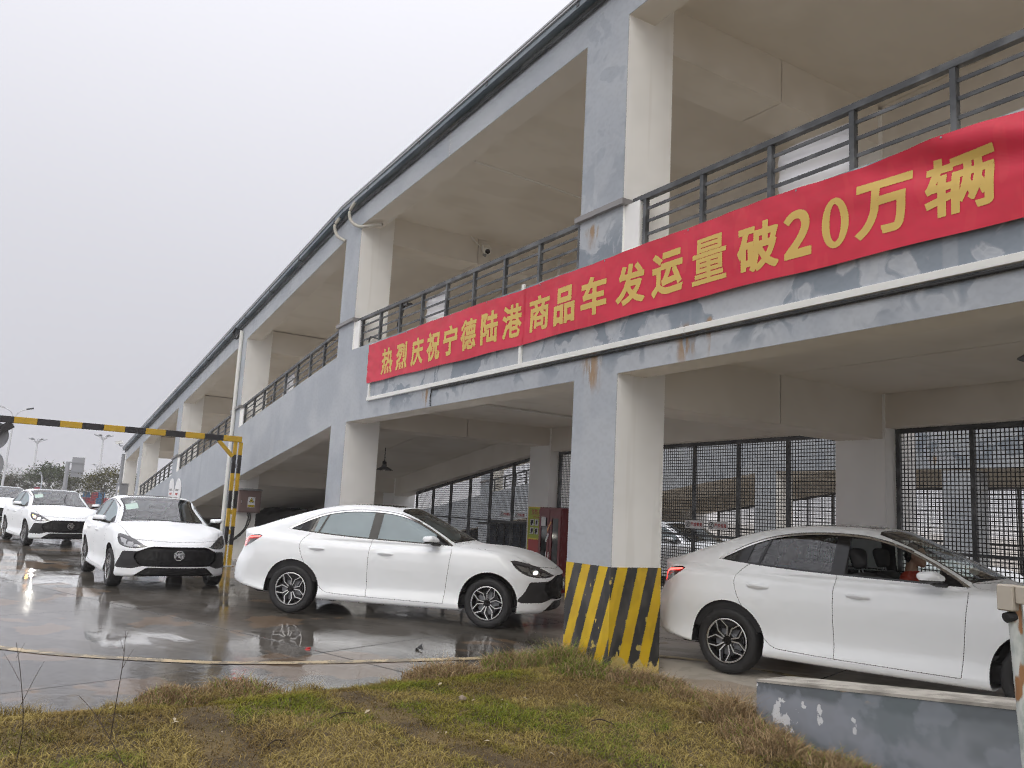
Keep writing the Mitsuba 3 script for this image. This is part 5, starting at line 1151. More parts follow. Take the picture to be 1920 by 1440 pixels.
def car_liner():
    """The dark inside of the shell: a coarse copy, a little smaller, without what the windows open."""
    v, f, n = car_grid(.06, 56, 14)
    c, m = v[f].mean(1), n[f].mean(1)
    sidewin = shapely.contains_xy(DLO.buffer(.0), c[:, 0], c[:, 2]) & (m[:, 1] > .4) & (c[:, 2] > 1.0)
    bp = shapely.contains_xy(LineString(BLINE[:26]).buffer(.06), c[:, 0], c[:, 2])
    wsw = (c[:, 0] > 1.36) & (c[:, 2] > 1.0) & (m[:, 2] > .22)
    rww = (c[:, 0] < .24) & (c[:, 1] < .58) & (c[:, 2] > 1.08) & (m[:, 2] > .3)
    keep = ~((sidewin & ~bp) | wsw | rww) & (c[:, 2] > .42) & (c[:, 0] < 2.35) & (c[:, 0] > -.8)
    v = v - n * .03
    return compact(v, f[keep], n)
# ---------------------------------------------------------------- car assembly (meshes shared by all cars)
def rawply(m, bsdf):
    path = meshkit.write_ply((m[0], m[1]), False, normals=m[2])
    return {"type": "ply", "filename": path, "face_normals": False, "bsdf": {"type": "ref", "id": bsdf}}

def hull(pts, r):
    """Rounded solid: the hull of spheres."""
    s = [manifold3d.Manifold.sphere(rr, 20).translate(list(map(float, p))) for p, rr in zip(pts, r if hasattr(r, "__len__") else [r] * len(pts))]
    return manifold3d.Manifold.batch_hull(s)

def rbox(lo, hi, r):
    lo, hi = np.array(lo, float) + r, np.array(hi, float) - r
    return hull([[x, y, z] for x in (lo[0], hi[0]) for y in (lo[1], hi[1]) for z in (lo[2], hi[2])], r)

def revolve_y(prof, n=64):
    """(radius, y) profile revolved about the y axis."""
    prof = np.array(prof, float)
    a = np.linspace(0, 2 * np.pi, n, endpoint=False)
    v = np.stack([prof[None, :, 0] * np.cos(a)[:, None], np.broadcast_to(prof[None, :, 1], (n, len(prof))), prof[None, :, 0] * np.sin(a)[:, None]], -1).reshape(-1, 3)
    k = len(prof)
    i, j = np.meshgrid(np.arange(n), np.arange(k - 1), indexing="ij")
    q = np.stack([i * k + j, i * k + j + 1, (i + 1) % n * k + j + 1, (i + 1) % n * k + j], -1).reshape(-1, 4)
    return trimesh.Trimesh(v, np.vstack([q[:, [0, 1, 2]], q[:, [0, 2, 3]]]), process=False)

def extr_y(poly, y0, y1, n=None):
    """Polygon in (x, z), extruded along y."""
    gs = [g for g in getattr(poly, "geoms", [poly]) if g.geom_type == "Polygon" and g.area > 1e-9]
    m = trimesh.util.concatenate([trimesh.creation.extrude_polygon(g, y1 - y0, engine="earcut") for g in gs])
    v = m.vertices[:, [0, 2, 1]] * [1, 1, 1]
    v[:, 1] += y0
    return trimesh.Trimesh(v, m.faces[:, ::-1], process=False)

def torus(R, r, n=48, k=10):
    return revolve_y([(R + r * np.cos(t), r * np.sin(t)) for t in np.linspace(0, 2 * np.pi, k + 1)], n)

def wheel_meshes():
    """Outer side towards -y; centre at the origin."""
    T_ = {}
    R, W = .318, .105
    prof = [(.212, .07), (.225, .095), (.27, W), (.296, .098), (.312, .078), (R, .05), (R, .0), (R, -.05), (.312, -.078), (.300, -.096), (.285, -.1035), (.27, -W), (.25, -.1045), (.232, -.097), (.222, -.088), (.214, -.07), (.212, .07)]
    T_["tyre"] = revolve_y(prof, 72)
    grooves = []
    T_["rim"] = revolve_y([(.214, -.088), (.2135, -.096), (.208, -.098), (.200, -.085), (.19, -.02), (.19, .07), (.0, .07)], 64)
    T_["rim_lip"] = revolve_y([(.2145, -.0885), (.2143, -.0975), (.2075, -.0995), (.2045, -.094)], 64)
    T_["brake_disc"] = revolve_y([(.15, -.01), (.15, -.018), (.075, -.018), (.07, -.05), (0, -.05)], 40)
    sp, dark = [], []
    for k in range(5):
        a = 2 * np.pi * k / 5 + np.pi / 2
        rot = np.array([[np.cos(a), -np.sin(a)], [np.sin(a), np.cos(a)]])
        P = lambda r, t: rot @ np.array([r * np.cos(t), r * np.sin(t)])
        for s, (t0, t1, t2) in ((1, (.26, .13, .46)), (-1, (.26, .26, .53))):
            sp.append(LineString([P(.045, s * t0), P(.128, s * t1), P(.205, s * t2)]).buffer(.0052, join_style=2, cap_style=2).union(
                Polygon([P(.045, s * t0 - .14), P(.045, s * t0 + .14), P(.128, s * t1 + .055), P(.128, s * t1 - .04)])))
        dark.append(LineString([P(.03, 0), P(.128, -.06), ]).buffer(.022))
        for s, t in ((1, .46), (-1, .53)):
            dark.append(LineString([P(.12, s * .2), P(.205, s * t)]).buffer(.018))
        rimarc = [P(.2045, t) for t in np.linspace(-.53, .46, 12)]
        sp.append(LineString(rimarc).buffer(.0045))
    U = unary_union(sp).intersection(Point(0, 0).buffer(.208))
    D = unary_union(dark).intersection(Point(0, 0).buffer(.206)).union(Point(0, 0).buffer(.06))
    def dish(m):  # spokes fall towards the hub
        v = np.array(m.vertices); r = np.hypot(v[:, 0], v[:, 2])
        v[:, 1] += .022 * np.clip(1 - r / .2, 0, 1)
        return trimesh.Trimesh(v, m.faces, process=False)
    T_["spokes"] = dish(extr_y(U, -.094, -.082))
    T_["spoke_backing"] = dish(extr_y(D.buffer(.001), -.0815, -.05))
    T_["hub_cap"] = revolve_y([(.033, -.06), (.033, -.078), (.028, -.083), (0, -.084)], 32)
    nuts = [revolve_y([(.009, -.06), (.009, -.079), (0, -.08)], 8) for _ in range(5)]
    for k, nn in enumerate(nuts):
        a = 2 * np.pi * (k + .5) / 5 + np.pi / 2
        nn.apply_translation([.05 * np.cos(a), .004, .05 * np.sin(a)])
    T_["wheel_nuts"] = trimesh.util.concatenate(nuts)
    return T_

def mirror_housing():
    """Right mirror (y < 0), outboard and a little forward of the door corner."""
    h = hull([(1.93, -.93, 1.085), (1.93, -1.055, 1.095), (1.87, -1.07, 1.06), (1.90, -.92, 1.05), (1.985, -.95, 1.075), (1.96, -1.03, 1.085), (1.85, -.93, 1.09), (1.85, -1.06, 1.09)], [.045, .04, .028, .03, .03, .035, .034, .034])
    m = manifold3d.Manifold.to_mesh(h)
    t = trimesh.Trimesh(m.vert_properties[:, :3], m.tri_verts, process=True)
    t = trimesh.intersections.slice_mesh_plane(t, [0, 0, 1], [0, 0, 1.058])
    b = trimesh.Trimesh(m.vert_properties[:, :3], m.tri_verts, process=True)
    b = trimesh.intersections.slice_mesh_plane(b, [0, 0, -1], [0, 0, 1.058])
    stalk = hull([(1.93, -.95, 1.035), (2.0, -.80, 1.01), (1.92, -.80, 1.01), (1.90, -.93, 1.035)], .02).to_mesh()
    st = trimesh.Trimesh(stalk.vert_properties[:, :3], stalk.tri_verts)
    v = np.array([[1.812, -.93, 1.05], [1.812, -1.06, 1.055], [1.812, -1.065, 1.115], [1.812, -.92, 1.12]])
    return t, trimesh.util.concatenate([b, st])
# ------------------------------------------------------------------ the cars: meshes once, then five cars
CP = car_parts()
CL = car_liner()
WM = wheel_meshes()
MH, MB = mirror_housing()

def surf_y(x, z, y0=.2):
    lo, hi = y0, 1.3
    for _ in range(40):
        m = (lo + hi) / 2
        if car_f(np.array(x), np.array(m), np.array(z)) < 0: lo = m
        else: hi = m
    return lo
def surf_x(y, z):
    lo, hi = 2.8, 4.0
    for _ in range(40):
        m = (lo + hi) / 2
        if car_f(np.array(m), np.array(y), np.array(z)) < 0: lo = m
        else: hi = m
    return lo
def mm(m):
    q = m.to_mesh() if hasattr(m, "to_mesh") else None
    return trimesh.Trimesh(q.vert_properties[:, :3], q.tri_verts, process=False) if q is not None else m
def flip(m):
    return trimesh.Trimesh(m.vertices * [1, -1, 1], m.faces[:, ::-1], process=False)

# small fittings (right side, y < 0)
def handle_mesh(x, z):
    y = -surf_y(x, z) 
    return mm(hull([(x - .095, y - .016, z - .002), (x - .03, y - .034, z + .004), (x + .06, y - .032, z), (x + .10, y - .012, z - .008), (x, y - .02, z - .018)], [.012, .013, .013, .010, .012]))
HANDLE = {"front": handle_mesh(1.28, .865), "rear": handle_mesh(.33, .875)}
def arch_liner(cx):
    a = np.linspace(-.22, np.pi + .22, 40)
    r = .392
    ring = np.c_[cx + r * np.cos(a), .325 + r * np.sin(a)]
    ys = [-.885, -.60]
    v = np.array([[x, y, z] for y in ys for x, z in ring])
    n = len(ring)
    f = [[i, i + 1, n + i + 1] for i in range(n - 1)] + [[i, n + i + 1, n + i] for i in range(n - 1)]
    yy = [surf_y(x, max(z, .24)) for x, z in ring]
    v[:n, 1] = -np.array(yy) + .012
    c = len(v)
    v = np.vstack([v, [[cx, -.60, .325]]])
    f += [[c, n + i + 1, n + i] for i in range(n - 1)]
    return trimesh.Trimesh(v, f, process=False)
ARCH = {0: arch_liner(0.0), 2.69: arch_liner(2.69)}
UNDER = cat([mm(rbox((-.6, -.74, .235), (3.0, .74, .42), .05)), bx(-.3, .3, -.60, .60, .25, .40), bx(2.4, 3.0, -.60, .60, .25, .42)])
def on_front(m, z0, lift):
    """A flat mesh drawn in xy (x to the car's left as seen from ahead, y up), laid on the nose."""
    v = m.vertices
    x = np.array([surf_x(abs(a), z0 + b) for a, b in v[:, :2]])
    return trimesh.Trimesh(np.stack([x + lift + v[:, 2], v[:, 0], z0 + v[:, 1]], -1), m.faces, process=False)
def emblem():
    a = np.linspace(0, 2 * np.pi, 9)[:-1] + np.pi / 8
    oct_ = lambda r: Polygon(np.c_[r * np.cos(a), r * np.sin(a)])
    ring = oct_(.084).difference(oct_(.073))
    def strokes(pts, w): return LineString(pts).buffer(w, cap_style=2, join_style=2)
    Mm = strokes([(-.052, -.034), (-.052, .036), (-.030, .004), (-.008, .036), (-.008, -.034)], .0062)
    Gg = strokes([(.050, .024), (.038, .034), (.018, .034), (.008, .020), (.008, -.020), (.018, -.034), (.042, -.034), (.052, -.022), (.052, .0), (.030, .0)], .0062)
    link = strokes([(-.052, -.034), (-.066, -.030)], .004)
    out = []
    for g in (ring, Mm, Gg, link):
        out.append(trimesh.creation.extrude_polygon(g, .010, engine="earcut"))
    m = cat(out)
    v = m.vertices
    return trimesh.Trimesh(np.stack([3.592 + v[:, 2], v[:, 0], .565 + v[:, 1]], -1), m.faces, process=False)
EMBLEM = emblem()
BADGE_BACK = disc([3.585, 0, .565], [1, 0, 0], .09, .012, 8)

# head lamp inner pieces, cut out of the lamp surface and set back
def lamp_piece(poly, back, which="headlight"):
    a, _ = clip(CP[which], poly, [0, 2], lambda c, n: c[:, 1] > 0)
    return off(a, -back)
HL = {"bucket": off(CP["headlight"], -.030),
      "bezel": lamp_piece(Polygon([(2.9, .9), (3.02, .885), (3.20, .845), (3.40, .775), (3.52, .70), (3.47, .685), (3.36, .748), (3.20, .805), (3.06, .835), (2.99, .835)]), .004),
      "reflector": lamp_piece(Polygon([(3.03, .83), (3.15, .805), (3.20, .735), (3.12, .755)]), .018),
      "light_guide": lamp_piece(Polygon([(3.16, .80), (3.185, .795), (3.225, .725), (3.36, .692), (3.36, .675), (3.20, .705)]), .012),
      "lens_rim": lamp_piece(Polygon([(3.24, .755), (3.30, .755), (3.335, .715), (3.27, .715)]).buffer(.012), .014),
      "projector": lamp_piece(Point(3.285, .735).buffer(.024), .010),
      "running_light": lamp_piece(Polygon([(3.36, .73), (3.40, .735), (3.46, .70), (3.40, .688), (3.35, .70)]), .010)}
TL = {"bucket": off(CP["taillight"], -.020),
      "light_strip": lamp_piece(LineString(curve([(-.815, .845), (-.80, .905), (-.72, .955), (-.53, .985)], 8)).buffer(.010), .004, "taillight"),
      "light_strip_001": lamp_piece(LineString(curve([(-.775, .845), (-.755, .895), (-.685, .935), (-.56, .962)], 8)).buffer(.006), .004, "taillight"),
      "smoked_panel": lamp_piece(Polygon([(-.75, .83), (-.73, .89), (-.66, .925), (-.54, .95), (-.62, .885)]), .002, "taillight")}

# cabin
def seat_meshes(y, x=0):
    c = mm(rbox((1.0 + x, y - .25, .34), (1.52 + x, y + .25, .52), .06))
    b = mm(hull([(1.06 + x, y - .18, .52), (1.06 + x, y + .18, .52), (.83 + x, y - .19, 1.0), (.83 + x, y + .19, 1.0), (1.13 + x, y - .22, .62), (1.13 + x, y + .22, .62), (.95 + x, y - .2, .95), (.95 + x, y + .2, .95)], .055))
    h = mm(hull([(.80 + x, y - .085, 1.13), (.80 + x, y + .085, 1.13), (.765 + x, y - .075, 1.235), (.765 + x, y + .075, 1.235), (.84 + x, y - .08, 1.14), (.80 + x, y + .07, 1.23)], .045))
    st = cat([tube([(.82 + x, y + s, 1.02), (.80 + x, y + s, 1.12)], .008, 6) for s in (-.05, .05)])
    return c, b, h, st
REAR_SEAT = cat([mm(rbox((-.10, -.62, .36), (.48, .62, .55), .06)), mm(hull([(-.02, -.58, .56), (-.02, .58, .56), (-.28, -.56, .98), (-.28, .56, .98), (-.16, -.56, .98), (.06, .58, .6), (.06, -.58, .6), (-.16, .56, .98)], .05))])
REAR_HEADS = [mm(rbox((-.17, y - .13, 1.02), (-.05, y + .13, 1.15), .045)) for y in (-.36, .36)]
DASH = mm(hull([(1.93, -.66, .78), (1.93, .66, .78), (1.93, -.66, .92), (1.93, .66, .92), (2.15, -.66, .99), (2.15, .66, .99), (2.2, -.6, .7), (2.2, .6, .7), (1.97, .37, .985)], .04))
def wheel_ring():
    m = torus(.185, .015)
    m.apply_transform(trimesh.transformations.rotation_matrix(math.radians(90), [0, 0, 1]))
    m.apply_transform(trimesh.transformations.rotation_matrix(math.radians(-24), [0, 1, 0]))
    sp = cat([bar((0, -.17, .0), (0, .17, .0), .035, .015), bar((0, 0, 0), (0, 0, -.17), .03, .015, up=(1, 0, 0))])
    sp.apply_transform(trimesh.transformations.rotation_matrix(math.radians(-24), [0, 1, 0]))
    return cat([m, sp]).apply_translation([1.80, .37, .93])
STEER = wheel_ring()
CABIN_MIRROR = mm(rbox((1.50, -.13, 1.27), (1.54, .13, 1.34), .018))
WIPERS = [tube(curve3([(2.30, -.02, 1.055), (2.27, -.25, 1.07), (2.19, -.52, 1.085)], 6), .009, 6), tube(curve3([(2.32, .10, 1.052), (2.30, .35, 1.058), (2.21, .62, 1.065)], 6), .009, 6)]
for w in WIPERS:
    w.vertices[:, 2] = np.array([max(HOOD(np.array(x)) - .05 * y * y, ROOF(np.array(x + .24 * y * y)) - .085 * y * y) for x, y, _ in w.vertices]) + .012 + (w.vertices[:, 2] - 1.06) * .25

SHARED = {}
def sh(tag, make):
    if tag not in SHARED:
        SHARED[tag] = make()
    return SHARED[tag]

def sedan(label, x, y, z, heading, pitch=0.0, lit="", windows="misted", seat="seat", sticker=False, steer=0.0, wiper=False):
    """x, y, z: the point of the ground under the middle of the rear axle."""
    key = thing("white_sedan", label, "car", "white sedans driving in line onto the ramp")
    tw = T().translate([x, y, z]).rotate([0, 0, 1], heading).rotate([0, 1, 0], -pitch)
    def part(parent, name, tag, make, bsdf, smooth=True, em=None, **kw):
        k = pkey(parent, name)
        d = dict(sh(tag + str(bsdf), lambda: (rawply(make(), bsdf) if isinstance(make(), tuple) else mikit.ply(make(), bsdf, smooth=smooth))))
        d["to_world"] = kw.get("tw", tw)
        if em: d["emitter"] = em
        scene[k] = d
        return k
    R = lambda m: (lambda: mirrored(m))      # right side of the car is y < 0
    L = lambda m: (lambda: m)
    B2 = lambda m: (lambda: both(m))
    part(key, "body", "body", B2(CP["body"]), M.paint)
    part(key, "hood", "hood", B2(CP["hood"]), M.paint)
    part(key, "cabin_lining", "liner", B2(CL), M.cabin)
    part(key, "underbody", "under", lambda: UNDER, M.black_plastic, False)
    part(key, "panel_gap", "gap", B2(CP["panel_gap"]), M.gap)
    part(key, "windscreen", "ws", B2(CP["windscreen"]), M.glass)
    part(key, "windscreen_frame", "wse", B2(CP["windscreen_edge"]), M.gloss_black)
    part(key, "rear_screen", "rs", B2(CP["rear_screen"]), M.tinted)
    part(key, "sunroof", "sr", B2(CP["sunroof"]), M.gloss_black)
    part(key, "grille", "gr", B2(CP["grille_panel"]), M.grille)
    part(key, "lower_grille", "lg", B2(CP["lower_grille"]), M.grille)
    e = part(key, "emblem", "emb", lambda: EMBLEM, M.chrome, 30)
    part(e, "backing", "embb", lambda: BADGE_BACK, M.black_plastic, 30)
    for i, (S, s) in enumerate(((R, "r"), (L, "l"))):
        for d, w in (("front", "front_window"), ("rear", "rear_window_side")):
            k = part(key, d + "_door", d + "door" + s, S(CP[d + "_door"]), M.paint)
            if not (windows == "clear" and d == "front" and s == "r"):
                part(k, "window", w + s, S(CP[w]), {"misted": M.misted, "clear": M.tinted if d == "rear" else M.glass}[windows])
            hm = HANDLE[d]
            part(k, "handle", "handle" + d + s, lambda: hm if s == "r" else flip(hm), M.paint)
        part(key, "quarter_window", "qw" + s, S(CP["quarter_window"]), M.tinted)
        part(key, "window_frame", "wf" + s, S(CP["window_trim"]), M.gloss_black)
        part(key, "chrome_strip", "cs" + s, S(CP["chrome_strip"]), M.chrome)
        part(key, "air_intake", "in" + s, S(CP["intake"]), M.dark_trim)
        h = part(key, "headlight", "hl" + s, S(CP["headlight"]), M.lens)
        for n_, mat in (("bucket", M.lamp_dark), ("bezel", M.lamp_dark), ("reflector", M.lamp_amber if "a" in lit else M.lamp_silver), ("light_guide", M.lamp_silver), ("lens_rim", M.lamp_silver), ("projector", M.lamp_silver), ("running_light", M.lamp_silver)):
            em = None
            if "h" in lit and n_ == "projector": em = lamp((30, 29, 27))
            if "H" in lit and n_ == "projector": em = lamp((170, 162, 142))
            if "a" in lit and n_ == "reflector": em = lamp((2.6, 1.25, .35))
            part(h, n_, "hl" + n_ + s, S(HL[n_]), mat, em=em)
        t = part(key, "taillight", "tl" + s, S(CP["taillight"]), M.lens)
        for n_, mat in (("bucket", M.lamp_red), ("light_strip", M.lamp_red), ("light_strip_001", M.lamp_red), ("smoked_panel", M.lamp_dark)):
            part(t, n_, "tl" + n_ + s, S(TL[n_]), mat, em=lamp((3.2, .10, .08)) if "t" in lit and n_ == "light_strip" else None)
        m = part(key, "mirror", "mh" + s, lambda: MH if s == "r" else flip(MH), M.paint, 50)
        part(m, "mirror_base", "mb" + s, lambda: MB if s == "r" else flip(MB), M.black_plastic, 50)
        for cx in (0, 2.69):
            part(key, "wheel_arch", f"arch{cx}{s}", lambda: ARCH[cx] if s == "r" else flip(ARCH[cx]), M.rubber, 30)
    for cx in (2.69, 0):
        for s in (-1, 1):
            wt_ = tw @ T().translate([cx, s * .80, .318])
            if cx: wt_ = wt_ @ T().rotate([0, 0, 1], steer)
            if s > 0: wt_ = wt_ @ T().rotate([0, 0, 1], 180)
            wt_ = wt_ @ T().rotate([0, 1, 0], 17 * (cx + 2) + 25 * s)
            w = part(key, "wheel", "wrim", lambda: WM["rim"], M.black_plastic, 35, tw=wt_)
            for n_, mat in (("tyre", M.rubber), ("rim_lip", M.machined), ("brake_disc", M.grey_metal), ("spokes", M.machined), ("spoke_backing", M.gloss_black), ("hub_cap", M.gloss_black)):
                part(w, n_, "w" + n_, lambda: WM[n_], mat, 35, tw=wt_)
    sm = getattr(M, seat)
    for i, yy in enumerate((-.37, .37)):
        c, b, h, st = sh(f"seat{i}", lambda: seat_meshes(yy, .33))
        k = part(key, "front_seat", f"sc{i}", lambda: c, sm)
        part(k, "backrest", f"sb{i}", lambda: b, sm)
        part(k, "headrest", f"sh{i}", lambda: h, sm)
        part(k, "headrest_stem", f"ss{i}", lambda: st, M.grey_metal)
        part(key, "rear_headrest", f"rh{i}", lambda: REAR_HEADS[i], sm)
    part(key, "rear_seat", "rseat", lambda: REAR_SEAT, sm)
    part(key, "dashboard", "dash", lambda: DASH, M.cabin)
    part(key, "steering_wheel", "steer", lambda: STEER, M.cabin)
    part(key, "interior_mirror", "cmir", lambda: CABIN_MIRROR, M.cabin)
    for i, w in enumerate(WIPERS):
        part(key, "wiper", f"wip{i}", lambda: w, M.black_plastic)
    if sticker:
        q = lambda y0, y1, x0, x1: trimesh.Trimesh([[a, b, float(ROOF(np.array(a + .24 * b * b))) - .085 * b * b - .012] for a, b in ((x0, y0), (x0, y1), (x1, y1), (x1, y0))], [[0, 1, 2], [0, 2, 3]], process=False)
        part(key, "window_sticker", "stick", lambda: q(-.56, -.36, 1.82, 1.62), M.paper, False)
        part(key, "window_sticker", "stick2", lambda: q(-.46, -.38, 1.60, 1.55), M.white_paper, False)
    if wiper:
        part(key, "wiper", "wip3", lambda: tube(curve3([(2.2, .12, 1.12), (2.02, .14, 1.24), (1.78, .22, 1.36)], 6), .012, 6), M.black_plastic)
    return key, tw

near_car, near_tw = sedan("white sedan nearest the camera with its front window open, turning in behind the low wall", .24, 1.93, .08, 18.0, .6, lit="t", windows="clear")
sedan("white sedan with misted windows driving in under the building left of the striped column", -5.375, -1.104, .055, 49.5, -.3, lit="ht", seat="seat_cover", steer=-6)
sedan("white sedan facing the camera beside the gantry post, with a pale green windscreen sticker", -11.574, -2.646, -.01, 2.3, sticker=True)
sedan("white sedan with its headlight and amber indicator lit, third in the line from the building", -22.04, -3.777, -.01, 8.5, lit="Ha", sticker=True, wiper=True)
sedan("white sedan cut off by the left edge of the photo, last in the line", -33.4, -4.75, -.01, 7.0)

for x, y, h, lab in ((-10.2, 9.3, 2, "left parked white sedan in the rear yard behind the wire mesh"), (-4.6, 9.9, -3, "right parked white sedan in the rear yard behind the wire mesh")):
    k, _ = sedan(lab, x, y, 0, h)
    labels[k]["group"] = "white sedans parked in the rear yard"

# ------------------------------------------------------------------ people in the near car
def chain(*js):
    return manifold3d.Manifold.batch_boolean([manifold3d.Manifold.batch_hull([manifold3d.Manifold.sphere(r0, 16).translate(list(map(float, p0))), manifold3d.Manifold.sphere(r1, 16).translate(list(map(float, p1)))]) for (p0, r0), (p1, r1) in zip(js[:-1], js[1:])], manifold3d.OpType.Add)
def seated(label, x, y, shirt, hands, tw):
    """A seated person; hands: two target points of the hands."""
    key = thing("person", label, "person")
    o = np.array([x, y, 0.])
    P = lambda a, b, c: o + [a, b, c]
    hip, chest, neck = P(.0, 0, .60), P(-.14, 0, .95), P(-.15, 0, 1.10)
    head = P(-.10, 0, 1.225)
    torso = [chain((P(0, -.09, .60), .125), (P(-.12, -.10, .92), .105)), chain((P(0, .09, .60), .125), (P(-.12, .10, .92), .105)), chain((P(-.06, 0, .66), .13), (P(-.13, 0, .96), .115)), chain((P(-.14, -.17, 1.0), .06), (P(-.14, .17, 1.0), .06))]
    arms, fingers = [], []
    for s, h in zip((-1, 1), hands):
        h = np.array(h, float); sh_ = P(-.14, s * .20, .99)
        el = (sh_ + h) / 2 + np.array([-.05, s * .07, -.13])
        arms.append(chain((sh_, .056), (el, .043)) + chain((el, .043), (h, .030)))
        d = (h - el) / np.linalg.norm(h - el)
        sd = np.cross(d, [0, 0, 1.]); sd /= np.linalg.norm(sd); up = np.cross(sd, d)
        palm = manifold3d.Manifold.batch_hull([manifold3d.Manifold.sphere(.014, 12).translate(list(h + d * a + sd * b)) for a in (.01, .085) for b in (-.03, .03)])
        fs = [palm]
        for i, L_ in enumerate((.07, .08, .076, .06)):
            b0 = h + d * .09 + sd * (-.03 + .02 * i)
            b1 = b0 + d * L_ * .5 - up * .012; b2 = b1 + d * L_ * .25 - up * L_ * .38
            fs.append(chain((b0, .0095), (b1, .009), (b2, .0075)))
        t0 = h + d * .03 - sd * .035
        fs.append(chain((t0, .0105), (t0 + d * .03 - sd * .025, .0095), (t0 + d * .06 - sd * .022 - up * .01, .008)))
        fingers += fs
    skull = [chain((head + [0, 0, .03], .088), (head + [.025, 0, -.035], .068)), chain((head + [.05, 0, -.06], .045), (head + [.055, 0, -.075], .040)), chain((head + [.085, 0, .01], .012), (head + [.112, 0, -.022], .014)),
             chain((head + [.072, -.022, -.055], .012), (head + [.072, .022, -.055], .012)), chain((head + [.08, -.035, .03], .012), (head + [.08, .035, .03], .012))] + [chain((head + [-.005, s * .086, .015], .016), (head + [-.01, s * .088, -.02], .013)) for s in (-1, 1)]
    legs = [chain((P(0, s * .10, .55), .10), (P(.42, s * .13, .60), .075), (P(.62, s * .13, .32), .055)) for s in (-1, 1)]
    allp = manifold3d.Manifold.batch_boolean(torso + arms + fingers + skull + legs + [chain((chest, .09), (neck, .055), (head, .055))], manifold3d.OpType.Add)
    def smooth(m, L_=.03):
        t_ = mm(m.refine_to_length(L_)); t_ = trimesh.Trimesh(t_.vertices, t_.faces, process=True)
        return trimesh.smoothing.filter_taubin(t_, iterations=6)
    kw = dict(smooth=True, to_world=tw)
    put(key, "body", smooth(allp), M.skin, **kw)
    grow = lambda js: manifold3d.Manifold.batch_boolean(js, manifold3d.OpType.Add)
    top = smooth(grow(torso + arms))
    top.vertices += top.vertex_normals * .012
    top = trimesh.intersections.slice_mesh_plane(top, [0, 0, -1], [0, 0, 1.075])
    for h in hands:
        pass
    put(key, "jacket", top, shirt, **kw)
    tr = smooth(grow(legs)); tr.vertices += tr.vertex_normals * .010
    put(key, "trousers", tr, M.dark_cloth, **kw)
    cap = smooth(chain((head + [-.012, 0, .04], .094), (head + [-.03, 0, -.01], .084)))
    cap = trimesh.intersections.slice_mesh_plane(cap, [-.8, 0, .6], head + [.035, 0, .05])
    put(key, "hair", cap, M.hair, **kw)
    put(key, "eye", cat([trimesh.creation.icosphere(2, .010).apply_translation(head + [.083, s * .032, .012]) for s in (-1, 1)]), M.gloss_black, **kw)
seated("driver in a red jacket at the wheel of the white sedan nearest the camera", 1.55, .37, M.red_cloth, [(1.74, .20, .93), (1.74, .52, .93)], near_tw)
seated("rear seat passenger in a dull blue top inside the white sedan nearest the camera", .52, -.34, M.blue_cloth, [(.87, -.46, .62), (.87, -.22, .62)], near_tw)
# ------------------------------------------------------------------ far background beyond the yard
def tree(x, y, h, r, label, hue, n=2600, trunk=.9, seed=1):
    g = np.random.default_rng(seed)
    k = thing("tree", label, "tree", "trees beyond the yard")
    br = [tube(curve3([(x, y, -.2), (x + .1, y, h * .3), (x - .1, y + .1, h * .6)], 4), np.linspace(.16, .07, 9) * r / 2.5, 8)]
    tips = []
    for i in range(13):
        a, e = g.uniform(0, 2 * np.pi), g.uniform(.1, 1.0)
        z0 = h * g.uniform(.25, .55)
        q = np.array([x + r * .85 * math.cos(a) * math.sqrt(1 - .5 * e), y + r * .85 * math.sin(a) * math.sqrt(1 - .5 * e), z0 + (h - z0) * (.25 + .7 * e)])
        br.append(tube(curve3([(x, y, z0), (x * .5 + q[0] * .5, y * .5 + q[1] * .5, z0 * .45 + q[2] * .55), q], 4), np.linspace(.06, .015, 9) * r / 2.5, 5))
        tips.append(q)
    put(k, "trunk", cat(br), M.bark, smooth=True)
    tips = np.array(tips + [[x, y, h * .92]])
    c = tips[g.integers(0, len(tips), n)]
    P = c + g.normal(0, 1, (n, 3)) * np.array([r * .30, r * .30, h * .095])
    keep = (meshkit.noise(P * (2.2 / r) * 1.6, seed) > .34) & (P[:, 2] > h * .22)
    P = P[keep]; n = len(P)
    d1, d2 = g.normal(size=(n, 3)), g.normal(size=(n, 3))
    d1 /= np.linalg.norm(d1, axis=1, keepdims=True); d2 = np.cross(d1, d2); d2 /= np.linalg.norm(d2, axis=1, keepdims=True)
    s = (.055 + .05 * g.uniform(0, 1, n))[:, None] * (r / 2.2)
    v = np.stack([P - d1 * s * 1.7, P + d2 * s * .8, P + d1 * s * 1.7, P - d2 * s * .8], 1).reshape(-1, 3)
    q = np.arange(n)[:, None] * 4
    col = np.array(hue) * g.uniform(.6, 1.35, (n, 1)) * np.array([1, 1, 1]) + g.uniform(0, .012, (n, 1)) * np.array([1, .6, .1])
    k2 = pkey(k, "crown")
    scene[k2] = mikit.ply((v, np.concatenate([q + [0, 1, 2], q + [0, 2, 3]])), M.leaf, color=np.repeat(col, 4, 0))
G1, G2, G3, G4 = (.045, .062, .022), (.060, .066, .030), (.085, .082, .030), (.055, .058, .035)
tree(-103, 1.1, 4.0, 2.1, "tall dark green tree left of the grey road sign", G1, 3600, seed=3)
tree(-103, 3.3, 2.7, 1.6, "round olive tree below the grey road sign", G2, 2600, seed=4)
tree(-106, -1.7, 2.5, 1.8, "low dull green tree left of the tall dark tree", G4, 2400, seed=5)
tree(-84, 4.7, 3.3, 1.5, "yellowish tree beside the far end of the ramp", G3, 3000, seed=6)
tree(-82, 6.3, 3.2, 1.6, "yellow green tree just left of the ramp's far end", G3, 2600, seed=7)
tree(-92, 3.9, 2.5, 1.0, "sparse thin tree left of the yellowish tree", G4, 700, seed=8)
